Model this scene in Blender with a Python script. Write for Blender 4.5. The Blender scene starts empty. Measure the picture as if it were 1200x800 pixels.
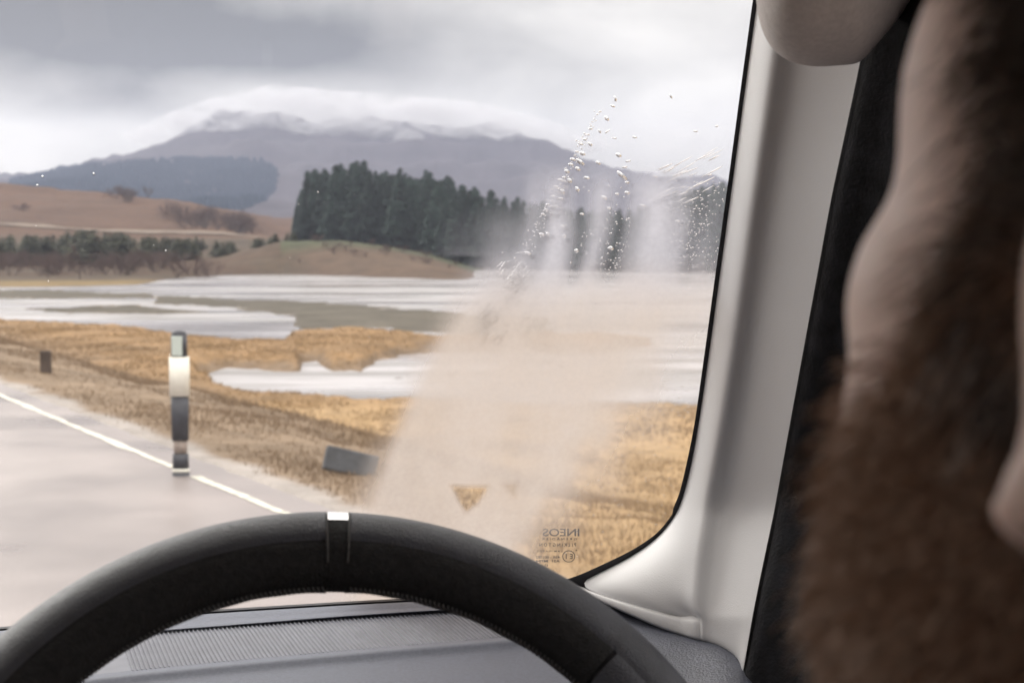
import bpy, bmesh, math, random
import numpy as np
from mathutils import Vector, Matrix, noise as mnoise
R_ = math.radians
rng = np.random.default_rng(7); random.seed(7)
S = bpy.context.scene; COL = S.collection

# ------------------------------------------------------------------ camera
EYE = 1.75; FPX = 1740.0
PITCH = math.atan(110 / FPX); CP, SP = math.cos(PITCH), math.sin(PITCH)
cam = bpy.data.cameras.new('camera'); camo = bpy.data.objects.new('camera', cam); COL.objects.link(camo)
S.camera = camo
camo.location = (0, 0, EYE); camo.rotation_euler = (math.pi/2 - PITCH, 0, 0)
cam.lens = 36 * FPX / 1200; cam.sensor_width = 36; cam.clip_start = 0.02; cam.clip_end = 20000
cam.dof.use_dof = True; cam.dof.focus_distance = 1.2; cam.dof.aperture_fstop = 15.5

# ------------------------------------------------------------------ sky, sun, exposure
W = bpy.data.worlds.new('World'); S.world = W; W.use_nodes = True
SUN_EL, SUN_AZ = 24.0, -38.0           # azimuth clockwise from +Y
def build_world():
    nt = W.node_tree; n = nt.nodes; l = nt.links; n.clear()
    out = n.new('ShaderNodeOutputWorld'); bg = n.new('ShaderNodeBackground')
    sky = n.new('ShaderNodeTexSky'); sky.sky_type = 'NISHITA'; sky.sun_disc = False
    sky.sun_elevation = R_(SUN_EL); sky.sun_rotation = R_(SUN_AZ)
    skm = n.new('ShaderNodeVectorMath'); skm.operation = 'SCALE'; skm.inputs['Scale'].default_value = 0.07
    l.new(sky.outputs[0], skm.inputs[0])
    tc = n.new('ShaderNodeTexCoord'); sep = n.new('ShaderNodeSeparateXYZ'); l.new(tc.outputs['Generated'], sep.inputs[0])
    def m(op, a, b=None, c=None):
        q = n.new('ShaderNodeMath'); q.operation = op
        for i, v in enumerate((a, b, c)):
            if v is None: continue
            if isinstance(v, (int, float)): q.inputs[i].default_value = v
            else: l.new(v, q.inputs[i])
        return q.outputs[0]
    zc = m('MAXIMUM', sep.outputs[2], 0.0)
    # cloud deck seen in perspective
    den = m('ADD', zc, 0.10)
    px = m('DIVIDE', sep.outputs[0], den); py = m('DIVIDE', sep.outputs[1], den)
    comb = n.new('ShaderNodeCombineXYZ'); l.new(m('MULTIPLY', sep.outputs[0], 6.0), comb.inputs[0]); l.new(m('MULTIPLY', sep.outputs[1], 6.0), comb.inputs[1]); l.new(m('MULTIPLY', sep.outputs[2], 15.0), comb.inputs[2])
    nz = n.new('ShaderNodeTexNoise'); nz.inputs['Scale'].default_value = 1.0; nz.inputs['Detail'].default_value = 6; nz.inputs['Roughness'].default_value = 0.52
    nz.inputs['Distortion'].default_value = 0.3
    l.new(comb.outputs[0], nz.inputs['Vector'])
    # soft large cloud masses in fixed compass directions
    def mass(x, y, sx, sy, amp):
        az = math.atan((x-600)/FPX); el = math.atan((290-y)/FPX)
        a = m('SUBTRACT', m('ARCTAN2', sep.outputs[0], sep.outputs[1]), az)
        e = m('SUBTRACT', sep.outputs[2], math.sin(el))
        a = m('DIVIDE', a, sx/FPX); e = m('DIVIDE', e, sy/FPX)
        q = m('ADD', m('MULTIPLY', a, a), m('MULTIPLY', e, e))
        return m('MULTIPLY', m('EXPONENT', m('MULTIPLY', q, -0.5)), amp)
    v = m('MULTIPLY', m('SUBTRACT', nz.outputs[0], 0.5), 1.25)
    for a in MASSES: v = m('ADD', v, mass(*a))
    v = m('ADD', v, 0.70)
    v = m('MINIMUM', m('MAXIMUM', v, 0.12), 1.0)
    v = m('MULTIPLY', v, m('ADD', 1.0, m('MULTIPLY', m('MAXIMUM', m('SUBTRACT', zc, 0.20), 0.0), 5.0)))
    col = n.new('ShaderNodeVectorMath'); col.operation = 'SCALE'; col.inputs[0].default_value = (1.06, 1.0, 0.935)
    l.new(v, col.inputs['Scale'])
    mix = n.new('ShaderNodeMix'); mix.data_type = 'RGBA'; mix.inputs[0].default_value = 0.93
    l.new(skm.outputs[0], mix.inputs[6]); l.new(col.outputs[0], mix.inputs[7])
    l.new(mix.outputs[2], bg.inputs[0]); bg.inputs[1].default_value = 1.0
    l.new(bg.outputs[0], out.inputs[0])
MASSES = [(110, 38, 190, 46, -0.80), (350, 60, 140, 30, -0.34), (0, 168, 62, 28, 0.12), (300, 118, 80, 20, 0.42), (150,128,80,14,-0.30),
          (820, 110, 230, 150, 0.22), (560, 10, 170, 50, -0.16), (430, 140, 170, 16, 0.12)]
build_world()
sl = bpy.data.lights.new('sun', 'SUN'); sl.energy = 1.5; sl.angle = R_(25); sl.color = (1, .96, .92)
so = bpy.data.objects.new('sun', sl); COL.objects.link(so)
so.rotation_euler = (R_(90 - SUN_EL), 0, R_(180 - SUN_AZ))
S.view_settings.view_transform = 'Standard'; S.view_settings.look = 'None'
S.view_settings.exposure = 0.2; S.view_settings.gamma = 1
S.view_settings.use_curve_mapping = False
S.render.engine = 'CYCLES'
S.cycles.use_denoising = True
S.cycles.max_bounces = 9; S.cycles.diffuse_bounces = 4; S.cycles.glossy_bounces = 3
S.cycles.transmission_bounces = 6; S.cycles.transparent_max_bounces = 24; S.cycles.volume_bounces = 0
S.cycles.volume_step_rate = 1.0; S.cycles.volume_max_steps = 128
S.cycles.caustics_reflective = False; S.cycles.caustics_refractive = False

# ------------------------------------------------------------------ helpers
def ray(x, y):
    a = (x - 600) / FPX; b = -(y - 400) / FPX
    return np.array([a, CP + b * SP, -SP + b * CP])          # per unit view depth
O = np.array([0, 0, EYE])
def at_z(x, y, z):
    d = ray(x, y); return O + d * ((z - EYE) / d[2])
def at_d(x, y, dep): return O + ray(x, y) * dep
AZ = R_(-12)                                                  # car heading
F = np.array([math.sin(AZ), math.cos(AZ), 0]); RR = np.array([math.cos(AZ), -math.sin(AZ), 0]); UP = np.array([0, 0, 1.])
def at_F(x, y, fv):
    d = ray(x, y); return O + d * (fv / d.dot(F))
def car(L, f, z): return RR * L + F * f + UP * z

def tag(o, label=None, cat=None, group=None, kind=None):
    if label: o['label'] = label
    if cat: o['category'] = cat
    if group: o['group'] = group
    if kind: o['kind'] = kind
    return o
def empty(name, loc=(0, 0, 0), parent=None):
    o = bpy.data.objects.new(name, None); COL.objects.link(o); o.location = loc; o.empty_display_size = .1
    if parent: o.parent = parent
    return o
def mesh(name, V, Fc, mat=None, parent=None, smooth=True):
    me = bpy.data.meshes.new(name)
    me.from_pydata([tuple(map(float, v)) for v in V], [], [tuple(map(int, f)) for f in Fc]); me.update()
    if smooth: me.polygons.foreach_set('use_smooth', [True] * len(me.polygons))
    o = bpy.data.objects.new(name, me); COL.objects.link(o)
    if mat: me.materials.append(mat)
    if parent:
        o.parent = parent
        p = parent; off = Vector((0, 0, 0))
        while p: off += p.location; p = p.parent
        o.location = -off if off.length else (0, 0, 0)        # geometry is given in world metres
    return o
def grid_faces(nr, nc, closed=False):
    f = []
    for i in range(nr - 1):
        for j in range(nc - (0 if closed else 1)):
            a = i * nc + j; b = i * nc + (j + 1) % nc
            f.append((a, b, b + nc, a + nc))
    return f
def addmod_subsurf(o, lv):
    m = o.modifiers.new('s', 'SUBSURF'); m.levels = lv; m.render_levels = lv
def solid(o, t, off=-1):
    m = o.modifiers.new('t', 'SOLIDIFY'); m.thickness = t; m.offset = off
def mat(name, col, rough=.6, spec=.5, nscale=None, namp=.25, bump=0, bscale=None, coat=0, ns2=None, sheen=0, sss=0):
    m = bpy.data.materials.new(name); m.use_nodes = True
    nt = m.node_tree; n = nt.nodes; l = nt.links; b = n['Principled BSDF']
    b.inputs['Roughness'].default_value = rough; b.inputs['Specular IOR Level'].default_value = spec
    b.inputs['Base Color'].default_value = (*col, 1); b.inputs['Coat Weight'].default_value = coat
    b.inputs['Sheen Weight'].default_value = sheen
    if sss:
        b.inputs['Subsurface Weight'].default_value = sss; b.inputs['Subsurface Radius'].default_value = (1, .35, .2); b.inputs['Subsurface Scale'].default_value = .008
    tc = n.new('ShaderNodeTexCoord')
    if nscale:
        nz = n.new('ShaderNodeTexNoise'); nz.inputs['Scale'].default_value = nscale; nz.inputs['Detail'].default_value = 6
        l.new(tc.outputs['Object'], nz.inputs['Vector'])
        mr = n.new('ShaderNodeMapRange'); mr.inputs[1].default_value = .3; mr.inputs[2].default_value = .7
        mr.inputs[3].default_value = 1 - namp; mr.inputs[4].default_value = 1 + namp
        l.new(nz.outputs[0], mr.inputs[0])
        vm = n.new('ShaderNodeVectorMath'); vm.operation = 'SCALE'; vm.inputs[0].default_value = col
        l.new(mr.outputs[0], vm.inputs['Scale']); l.new(vm.outputs[0], b.inputs['Base Color'])
    if bump:
        nb = n.new('ShaderNodeTexNoise'); nb.inputs['Scale'].default_value = bscale or 50; nb.inputs['Detail'].default_value = 4
        l.new(tc.outputs['Object'], nb.inputs['Vector'])
        bp = n.new('ShaderNodeBump'); bp.inputs['Strength'].default_value = bump; bp.inputs['Distance'].default_value = .002
        l.new(nb.outputs[0], bp.inputs['Height']); l.new(bp.outputs[0], b.inputs['Normal'])
    return m
def tube(P, rad, nseg=10, cap=True):
    P = [np.array(p, float) for p in P]; n = len(P)
    rad = [rad] * n if isinstance(rad, (int, float)) else rad
    V = []; Fc = []
    for i, p in enumerate(P):
        t = P[min(i + 1, n - 1)] - P[max(i - 1, 0)]; t /= (np.linalg.norm(t) + 1e-12)
        a = np.cross(t, [0, 0, 1.]) if abs(t[2]) < .9 else np.cross(t, [1., 0, 0]); a /= np.linalg.norm(a); b = np.cross(t, a)
        for k in range(nseg):
            q = 2 * math.pi * k / nseg; V.append(p + rad[i] * (math.cos(q) * a + math.sin(q) * b))
    Fc = grid_faces(n, nseg, True)
    if cap: Fc += [tuple(range(nseg))[::-1], tuple(range((n - 1) * nseg, n * nseg))]
    return V, Fc
class MB:
    def __init__(s): s.V = []; s.F = []
    def add(s, V, Fc):
        o = len(s.V); s.V += list(V); s.F += [tuple(i + o for i in f) for f in Fc]
    def ell(s, c, r, M=None, nu=14, nv=10):
        V = []
        for i in range(nv + 1):
            th = math.pi * i / nv
            for j in range(nu):
                ph = 2 * math.pi * j / nu
                v = np.array([r[0] * math.sin(th) * math.cos(ph), r[1] * math.sin(th) * math.sin(ph), r[2] * math.cos(th)])
                if M is not None: v = M @ v
                V.append(np.array(c) + v)
        s.add(V, grid_faces(nv + 1, nu, True))
    def cap(s, a, b, ra, rb=None, n=8):
        rb = ra if rb is None else rb; a = np.array(a, float); b = np.array(b, float)
        P = []; rr = []
        d = b - a; L = np.linalg.norm(d); d = d / L
        for k in range(5):
            q = math.pi / 2 * k / 4; P.append(a - d * ra * math.cos(q)); rr.append(max(ra * math.sin(q), 1e-4))
        for k in range(4, -1, -1):
            q = math.pi / 2 * k / 4; P.append(b + d * rb * math.cos(q)); rr.append(max(rb * math.sin(q), 1e-4))
        s.add(*tube(P, rr, 14))
    def box(s, c, h, M=None):
        V = [np.array(c) + (M @ (np.array([x, y, z]) * h) if M is not None else np.array([x, y, z]) * h) for x in (-1, 1) for y in (-1, 1) for z in (-1, 1)]
        s.add(V, [(0, 1, 3, 2), (4, 6, 7, 5), (0, 4, 5, 1), (2, 3, 7, 6), (0, 2, 6, 4), (1, 5, 7, 3)])
    def build(s, name, m, parent=None, smooth=True): return mesh(name, s.V, s.F, m, parent, smooth)
def bevel(o, w=.004, n=3):
    b = o.modifiers.new('b', 'BEVEL'); b.width = w; b.segments = n; b.limit_method = 'ANGLE'
def fnoise(x, y, s, seed=0, oct=4):
    out = np.zeros(len(x))
    for i in range(len(x)):
        out[i] = mnoise.fractal(Vector((x[i] * s, y[i] * s, seed)), 1.0, 2.0, oct)
    return out
def inpoly(px, py, poly):
    poly = np.array(poly, float); c = np.zeros(px.shape, bool)
    x1, y1 = poly[:, 0], poly[:, 1]; x2, y2 = np.roll(x1, -1), np.roll(y1, -1)
    for a, b, d, e in zip(x1, y1, x2, y2):
        if b == e: continue
        k = ((b > py) != (e > py)) & (px < (d - a) * (py - b) / (e - b) + a); c ^= k
    return c
def sdist(px, py, poly):
    """signed distance, positive inside"""
    P = np.array(poly, float); d = np.full(px.shape, 1e9)
    for a, b in zip(P, np.roll(P, -1, 0)):
        ab = b - a; t = np.clip(((px - a[0]) * ab[0] + (py - a[1]) * ab[1]) / (ab @ ab + 1e-9), 0, 1)
        d = np.minimum(d, np.hypot(px - a[0] - t * ab[0], py - a[1] - t * ab[1]))
    return np.where(inpoly(px, py, poly), d, -d)
def sstep(a, b, x):
    t = np.clip((x - a) / (b - a), 0, 1); return t * t * (3 - 2 * t)

# ================================================================== GROUND
WZ = -2.5; HW = EYE - WZ
# road edge line runs from far left to near right (its own straight line on the ground)
g1 = at_z(0, 463, 0); g2 = at_z(325, 598, 0)
rd = (g2 - g1); rd /= np.linalg.norm(rd); rn = np.array([-rd[1], rd[0], 0]);
if rn[0] < 0: rn = -rn
def road_s(X, Y): return (X - g1[0]) * rn[0] + (Y - g1[1]) * rn[1]   # >0 towards the loch
XC = [-1500, -600, 0, 60, 100, 160, 200, 260, 330, 400, 450, 500, 560, 620, 700, 760, 900, 1300, 2700]
TAB = {  # screen heights used as survey angles: distance -> rise, one row per bearing
 'shore': [345, 341, 339, 338, 337, 335, 327, 323, 321, 323, 325, 327, 329, 331, 332, 333, 336, 345, 352],
 260:     [318, 315, 314, 314, 314, 313, 310, 306, 284, 283, 289, 300, 320, 325, 326, 326, 326, 328, 330],
 340:     [296, 290, 292, 292, 292, 293, 292, 288, 285, 285, 290, 298, 311, 318, 318, 318, 318, 320, 320],
 450:     [272, 270, 269, 270, 270, 271, 271, 272, 277, 280, 286, 292, 300, 306, 306, 306, 306, 306, 306],
 700:     [210, 208, 211, 216, 222, 228, 232, 243, 266, 276, 280, 284, 290, 296, 296, 296, 296, 296, 296],
 1200:    [240, 236, 235, 238, 240, 246, 250, 255, 264, 270, 272, 274, 276, 278, 278, 276, 276, 276, 276],
 1800:    [238, 236, 233, 232, 236, 240, 242, 243, 246, 248, 248, 248, 250, 252, 254, 256, 260, 262, 262],
 2400:    [232, 228, 220, 212, 206, 195, 190, 186, 186, 190, 190, 192, 196, 204, 216, 228, 240, 244, 244],
 3000:    [226, 222, 214, 203, 193, 174, 162, 144, 134, 142, 146, 148, 150, 158, 190, 212, 232, 238, 238],
 3500:    [240, 240, 236, 230, 225, 210, 200, 185, 175, 180, 185, 190, 195, 200, 220, 240, 250, 250, 250],
}
BANK = [(-1800, 408), (-600, 398), (0, 378), (90, 382), (180, 391), (330, 401), (342, 391), (400, 388), (520, 397), (640, 394), (760, 402), (700, 411), (600, 412),
        (520, 413), (470, 416), (440, 424), (425, 436), (388, 436), (370, 425), (352, 425), (354, 439), (332, 436), (265, 431), (228, 440), (250, 458),
        (300, 467), (380, 475), (440, 478), (520, 479), (600, 483), (700, 484), (800, 489), (900, 491), (1300, 500), (2700, 520), (2700, 3000), (-1800, 3000)]
FLATS = [[(185, 347), (345, 352), (560, 368), (640, 372), (640, 392), (545, 391), (420, 384), (340, 386), (345, 372), (270, 362), (180, 355)],  # low dark flats lying just above water level
       [(-200, 341), (60, 341), (180, 344), (180, 349), (60, 350), (-200, 349)],
       [(455, 441), (520, 436), (560, 437), (520, 443), (460, 446)],
       [(30, 362), (150, 359), (260, 366), (180, 367), (60, 366)]]
def ground_z(px, r, X, Y, detail=True):
    px = np.atleast_1d(px).astype(float); r = np.atleast_1d(r).astype(float)
    pass
class Ground: pass
def table_z(pxv, dv, cz=None):
    """height over one bearing for an array of distances"""
    ys = np.interp(pxv, XC, TAB['shore']); ds = HW * FPX / (ys - 290)
    rr = [1, ds * .9, ds]; zz = [-5, -3.4, WZ - .05]
    for k in (260, 340, 450, 700, 1200, 1800, 2400, 3000, 3500):
        yy = np.interp(pxv, XC, TAB[k]); rr.append(k if k > ds + 5 else ds + 6); zz.append(EYE + (290 - yy) / FPX * k)
    rr += [4200]; zz += [30]
    return np.interp(dv, rr, zz)
def terrain():
    azf = np.radians(np.arange(-23, 24.001, .1)); azc = np.radians(np.r_[np.arange(-180, -23, 3), ]); azd = np.radians(np.arange(26, 180.1, 3))
    az = np.r_[azc, azf, azd]
    rad = np.r_[[.5, 2.5], np.geomspace(4, 60, 190), np.geomspace(60.8, 520, 200), np.geomspace(530, 4000, 110)]
    A, Rr = np.meshgrid(az, rad)              # rows = radius
    X = Rr * np.sin(A); Y = Rr * np.cos(A)
    c = np.cos(A); D = np.where(c > .35, Rr * c, Rr * .35)
    PX = np.where(c > .35, 600 + FPX * np.clip(np.tan(A), -1.2, 1.2), np.where(A < 0, -1490, 2690))
    PX = np.clip(PX, -1490, 2690)
    Z = np.zeros_like(X)
    for j in range(len(az)):
        # distance from the eye changes bearings smoothly
        Z[:, j] = table_z(PX[0, j], D[:, j])
    xf, yf = X.ravel(), Y.ravel()
    n1 = fnoise(xf, yf, .12, 3, 5).reshape(X.shape)          # metre-sized lumps
    n2 = fnoise(xf, yf, .006, 9, 6).reshape(X.shape)         # hill-sized
    n3 = fnoise(xf, yf, .9, 5, 3).reshape(X.shape)
    n4 = fnoise(xf, yf, .03, 21, 5).reshape(X.shape)
    Z += n2 * np.clip((Rr - 240) / 3000, 0, 1) * 34 + n4 * np.clip((Rr - 200) / 600, 0, 1) * 2.2
    YW = 290 + FPX * HW / np.maximum(D, 4)
    wob = n3 * 2.2 + n1 * 3
    sb = sdist(PX, np.minimum(YW, 2900), BANK) + wob
    zb = WZ + np.clip(sb * .055, -.5, .42) + (n3 * .05 + n1 * .12) * (sb > 0)
    ms = np.full(X.shape, -99.)
    for p in FLATS: ms = np.maximum(ms, sdist(PX, YW, p))
    zm = WZ + np.clip((ms + wob * 1.2) * .02, -.3, .035)
    s = road_s(X, Y)
    ze = -2.9 * sstep(0, 12.3, s - .35) + (n3 * .10 + n1 * .22) * sstep(.6, 2.5, s)
    ze = np.where(s < .35, -.02 - .01 * np.maximum(-s, 0).clip(0, 1), ze)
    left = s < -8.0
    ze = np.where(left, -.02 + .05 * n1 * np.clip(-s - 8, 0, 1), ze)
    zz = np.where(D < 120, np.maximum(np.maximum(zb, zm), np.where(s < 12, ze, -9)), np.maximum(Z, np.maximum(zm, zb)))
    zz = np.where(s < 11, np.maximum(zz, ze), zz)
    bk = np.abs(A) > R_(60); zz = np.where(bk & (s < 14), np.maximum(ze, -2.9), zz)
    # tint (the ground's own colour)
    gold = np.array([.32, .215, .112]); brn = np.array([.205, .152, .108]); isl = np.array([.24, .15, .075]); flat_tint = np.array([.085, .075, .06])
    rust = np.array([.078, .040, .022]); moor = np.array([.066, .047, .031]); mount = np.array([.044, .036, .044]); green = np.array([.05, .058, .03]); grav = np.array([.34, .31, .29])
    T = np.zeros(X.shape + (3,)); T[:] = mount
    def lay(w, c): 
        w = np.clip(w, 0, 1)[..., None]; T[:] = T * (1 - w) + c * w
    lay(sstep(1500, 900, Rr), rust)
    lay(sstep(430, 380, Rr) , moor)
    lay((Rr < 330) * (Rr > 215) * sstep(-.2, .4, n4) * .7, rust * .8)
    lay(sstep(330, 380, PX) * sstep(300, 250, Rr) * (Rr > 180) * .8, np.array([.088, .057, .038]))
    lay(sstep(350, 300, Rr) * sstep(250, 262, Rr) * (PX > 330) * (PX < 600) * .9, green)
    lay(sstep(200, 185, Rr) * (PX < 200) * .9, np.array([.17, .12, .055]))       # golden shore strip
    lay(sstep(120, 100, Rr), isl)
    lay(sstep(40, 34, Rr) * 1., gold)
    # brown flattened verge, wider to the left
    wv = sstep(11, 5, s + n1 * 2.2 + n3 * .8 - np.interp(PX, [-200, 100, 300, 450, 650], [2.5, 1.6, -.5, -3.8, -10.5])) * (Rr < 120)
    lay(wv * .9, brn)
    lay(sstep(.15, -.05, sb * .1 - .35 + n1 * .2) * (Rr < 110) * .8, brn * .75)
    lay((ms + wob > 0) * (zz < WZ + .2) * 1., flat_tint)
    lay(sstep(.62, .42, s + n3 * .2) * (s > -.2) * .95, grav)
    lay((s < -6.5) * 1., brn)
    nr, nc = X.shape
    V = np.stack([X.ravel(), Y.ravel(), zz.ravel()], 1)
    o = mesh('ground', V, grid_faces(nr, nc), None, None)
    # normals upward
    o.data.flip_normals() if o.data.polygons[5000].normal.z < 0 else None
    ca = o.data.color_attributes.new('tint', 'FLOAT_COLOR', 'POINT')
    ca.data.foreach_set('color', np.c_[T.reshape(-1, 3), np.ones(nr * nc)].ravel().astype(np.float32))
    m = bpy.data.materials.new('moorland'); m.use_nodes = True; n = m.node_tree.nodes; l = m.node_tree.links; b = n['Principled BSDF']
    at = n.new('ShaderNodeAttribute'); at.attribute_name = 'tint'
    tc = n.new('ShaderNodeTexCoord'); acc = at.outputs['Color']
    for sc, lo, hi in ((.35, .72, 1.25), (2.2, .75, 1.22), (.02, .75, 1.22)):
        z = n.new('ShaderNodeTexNoise'); z.inputs['Scale'].default_value = sc; z.inputs['Detail'].default_value = 8; z.inputs['Roughness'].default_value = .6
        l.new(tc.outputs['Object'], z.inputs['Vector'])
        r = n.new('ShaderNodeMapRange'); r.inputs[1].default_value = .3; r.inputs[2].default_value = .7; r.inputs[3].default_value = lo; r.inputs[4].default_value = hi
        l.new(z.outputs[0], r.inputs[0]); v = n.new('ShaderNodeVectorMath'); v.operation = 'SCALE'; l.new(acc, v.inputs[0]); l.new(r.outputs[0], v.inputs['Scale']); acc = v.outputs[0]
    l.new(acc, b.inputs['Base Color']); b.inputs['Roughness'].default_value = .9; b.inputs['Specular IOR Level'].default_value = .15
    nb = n.new('ShaderNodeTexNoise'); nb.inputs['Scale'].default_value = 3; nb.inputs['Detail'].default_value = 8; l.new(tc.outputs['Object'], nb.inputs['Vector'])
    bp = n.new('ShaderNodeBump'); bp.inputs['Strength'].default_value = .6; bp.inputs['Distance'].default_value = .15; l.new(nb.outputs[0], bp.inputs['Height']); l.new(bp.outputs[0], b.inputs['Normal'])
    o.data.materials.append(m); tag(o, kind='structure')
    return o, az, rad, zz
ground, G_AZ, G_R, G_Z = terrain()
def gz(X, Y):
    a = math.atan2(X, Y); r = math.hypot(X, Y)
    j = np.searchsorted(G_AZ, a) - 1; i = np.searchsorted(G_R, r) - 1
    j = min(max(j, 0), len(G_AZ) - 2); i = min(max(i, 0), len(G_R) - 2)
    u = (a - G_AZ[j]) / (G_AZ[j + 1] - G_AZ[j]); v = (r - G_R[i]) / (G_R[i + 1] - G_R[i])
    return float((G_Z[i, j] * (1 - u) + G_Z[i, j + 1] * u) * (1 - v) + (G_Z[i + 1, j] * (1 - u) + G_Z[i + 1, j + 1] * u) * v)

# loch water
def water():
    m = bpy.data.materials.new('loch_water'); m.use_nodes = True; n = m.node_tree.nodes; l = m.node_tree.links; b = n['Principled BSDF']
    b.inputs['Base Color'].default_value = (.10, .09, .085, 1); b.inputs['Roughness'].default_value = .16; b.inputs['IOR'].default_value = 1.33
    tc = n.new('ShaderNodeTexCoord'); mp = n.new('ShaderNodeMapping'); mp.inputs['Scale'].default_value = (.25, 1.2, 1)
    l.new(tc.outputs['Object'], mp.inputs[0])
    nb = n.new('ShaderNodeTexNoise'); nb.inputs['Scale'].default_value = .9; nb.inputs['Detail'].default_value = 6; l.new(mp.outputs[0], nb.inputs['Vector'])
    bp = n.new('ShaderNodeBump'); bp.inputs['Strength'].default_value = .55; bp.inputs['Distance'].default_value = .12; l.new(nb.outputs[0], bp.inputs['Height']); l.new(bp.outputs[0], b.inputs['Normal'])
    # wind lanes: rougher water scatters more sky
    n2 = n.new('ShaderNodeTexNoise'); n2.inputs['Scale'].default_value = .12; n2.inputs['Detail'].default_value = 5; l.new(mp.outputs[0], n2.inputs['Vector'])
    r = n.new('ShaderNodeMapRange'); r.inputs[1].default_value = .4; r.inputs[2].default_value = .6; r.inputs[3].default_value = .1; r.inputs[4].default_value = .4; l.new(n2.outputs[0], r.inputs[0]); l.new(r.outputs[0], b.inputs['Roughness'])
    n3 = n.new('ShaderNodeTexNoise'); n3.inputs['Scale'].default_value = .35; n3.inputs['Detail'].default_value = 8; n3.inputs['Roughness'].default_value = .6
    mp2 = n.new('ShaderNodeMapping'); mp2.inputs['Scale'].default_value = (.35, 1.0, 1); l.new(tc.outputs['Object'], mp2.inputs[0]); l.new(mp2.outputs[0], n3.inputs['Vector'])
    cr = n.new('ShaderNodeValToRGB'); e = cr.color_ramp.elements; e[0].position = .38; e[0].color = (.17, .16, .155, 1); e[1].position = .62; e[1].color = (.38, .365, .38, 1)  # pale patches put the bright sky's reflection into the base colour
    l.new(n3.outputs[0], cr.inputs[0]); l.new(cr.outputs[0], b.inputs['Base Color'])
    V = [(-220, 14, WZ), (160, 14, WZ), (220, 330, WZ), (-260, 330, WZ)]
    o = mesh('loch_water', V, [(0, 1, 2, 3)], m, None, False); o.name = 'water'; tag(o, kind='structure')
water()

# road
def road():
    m = bpy.data.materials.new('wet_asphalt'); m.use_nodes = True; n = m.node_tree.nodes; l = m.node_tree.links; b = n['Principled BSDF']
    tc = n.new('ShaderNodeTexCoord')
    z = n.new('ShaderNodeTexNoise'); z.inputs['Scale'].default_value = .55; z.inputs['Detail'].default_value = 7; l.new(tc.outputs['Object'], z.inputs['Vector'])
    cr = n.new('ShaderNodeValToRGB'); cr.color_ramp.elements[0].position = .3; cr.color_ramp.elements[0].color = (.17, .145, .14, 1)
    cr.color_ramp.elements[1].position = .7; cr.color_ramp.elements[1].color = (.27, .235, .23, 1); l.new(z.outputs[0], cr.inputs[0])
    z2 = n.new('ShaderNodeTexNoise'); z2.inputs['Scale'].default_value = 90; z2.inputs['Detail'].default_value = 3; l.new(tc.outputs['Object'], z2.inputs['Vector'])
    r2 = n.new('ShaderNodeMapRange'); r2.inputs[1].default_value = .3; r2.inputs[2].default_value = .7; r2.inputs[3].default_value = .75; r2.inputs[4].default_value = 1.25; l.new(z2.outputs[0], r2.inputs[0])
    v = n.new('ShaderNodeVectorMath'); v.operation = 'SCALE'; l.new(cr.outputs[0], v.inputs[0]); l.new(r2.outputs[0], v.inputs['Scale']); l.new(v.outputs[0], b.inputs['Base Color'])
    r = n.new('ShaderNodeMapRange'); r.inputs[1].default_value = .35; r.inputs[2].default_value = .65; r.inputs[3].default_value = .26; r.inputs[4].default_value = .5; l.new(z.outputs[0], r.inputs[0]); l.new(r.outputs[0], b.inputs['Roughness'])
    bp = n.new('ShaderNodeBump'); bp.inputs['Strength'].default_value = .3; bp.inputs['Distance'].default_value = .004; l.new(z2.outputs[0], bp.inputs['Height']); l.new(bp.outputs[0], b.inputs['Normal'])
    def strip(s0, s1, z, name, mm, t0=-160, t1=60, wob=0, seg=200):
        V = []
        for i in range(seg + 1):
            t = t0 + (t1 - t0) * i / seg; c = g1 + rd * t
            a = c + rn * (s0 + wob * mnoise.noise(Vector((t * 3, 5, 0)))); bb = c + rn * (s1 + wob * mnoise.noise(Vector((t * 3, 0, 1)))); V += [(a[0], a[1], z), (bb[0], bb[1], z)]
        return mesh(name, V, [(2 * i, 2 * i + 1, 2 * i + 3, 2 * i + 2) for i in range(seg)], mm, None, False)
    o = strip(-6.6, .32, 0, 'road', m, seg=900, wob=.05); tag(o, kind='structure')
    pm = mat('road_paint', (.56, .54, .47), .6, .3, 9, .35)
    # worn edge line: solid, with a gap where it is rubbed away
    gapa = np.dot(at_z(204, 548, 0) - g1, rd); gapb = np.dot(at_z(228, 558, 0) - g1, rd)
    mb = MB()
    rs = np.random.default_rng(3)
    for (a, b2) in ((-120, gapa), (gapb, 40)):
        k = max(2, int((b2 - a) / .35)); V = []
        for i in range(k + 1):
            t = a + (b2 - a) * i / k; c = g1 + rd * t; w = .036 * (1 - .35 * abs(mnoise.noise(Vector((t * 1.3, 0, 3)))))
            for q in (-w, w): p = c + rn * (q + .008 * rs.normal()); V.append((p[0], p[1], .004))
        mb.add(V, [(2 * i, 2 * i + 1, 2 * i + 3, 2 * i + 2) for i in range(k)])
    # centre line, left of the car
    o = mb.build('road_edge_line', pm, None, False); tag(o, kind='structure')
road()

# pale farm track across the foot of the hill
def track():
    V = []
    xs = np.linspace(-500, 322, 120)
    for x in xs:
        y = np.interp(x, [-500, 0, 150, 260, 322], [266, 266, 267, 270, 272])
        d = np.interp(x, [-500, 200, 322], [445, 455, 470]); X = (x - 600) / FPX * d
        for dd in (-6, 7):
            Y = d + dd; V.append((X * Y / d, Y, gz(X * Y / d, Y) + .35))
    m = mat('track_grit', (.16, .125, .095), .9, .2, .3, .2)
    o = mesh('track', V, [(2 * i, 2 * i + 1, 2 * i + 3, 2 * i + 2) for i in range(119)], m); tag(o, kind='structure')
track()

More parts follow.
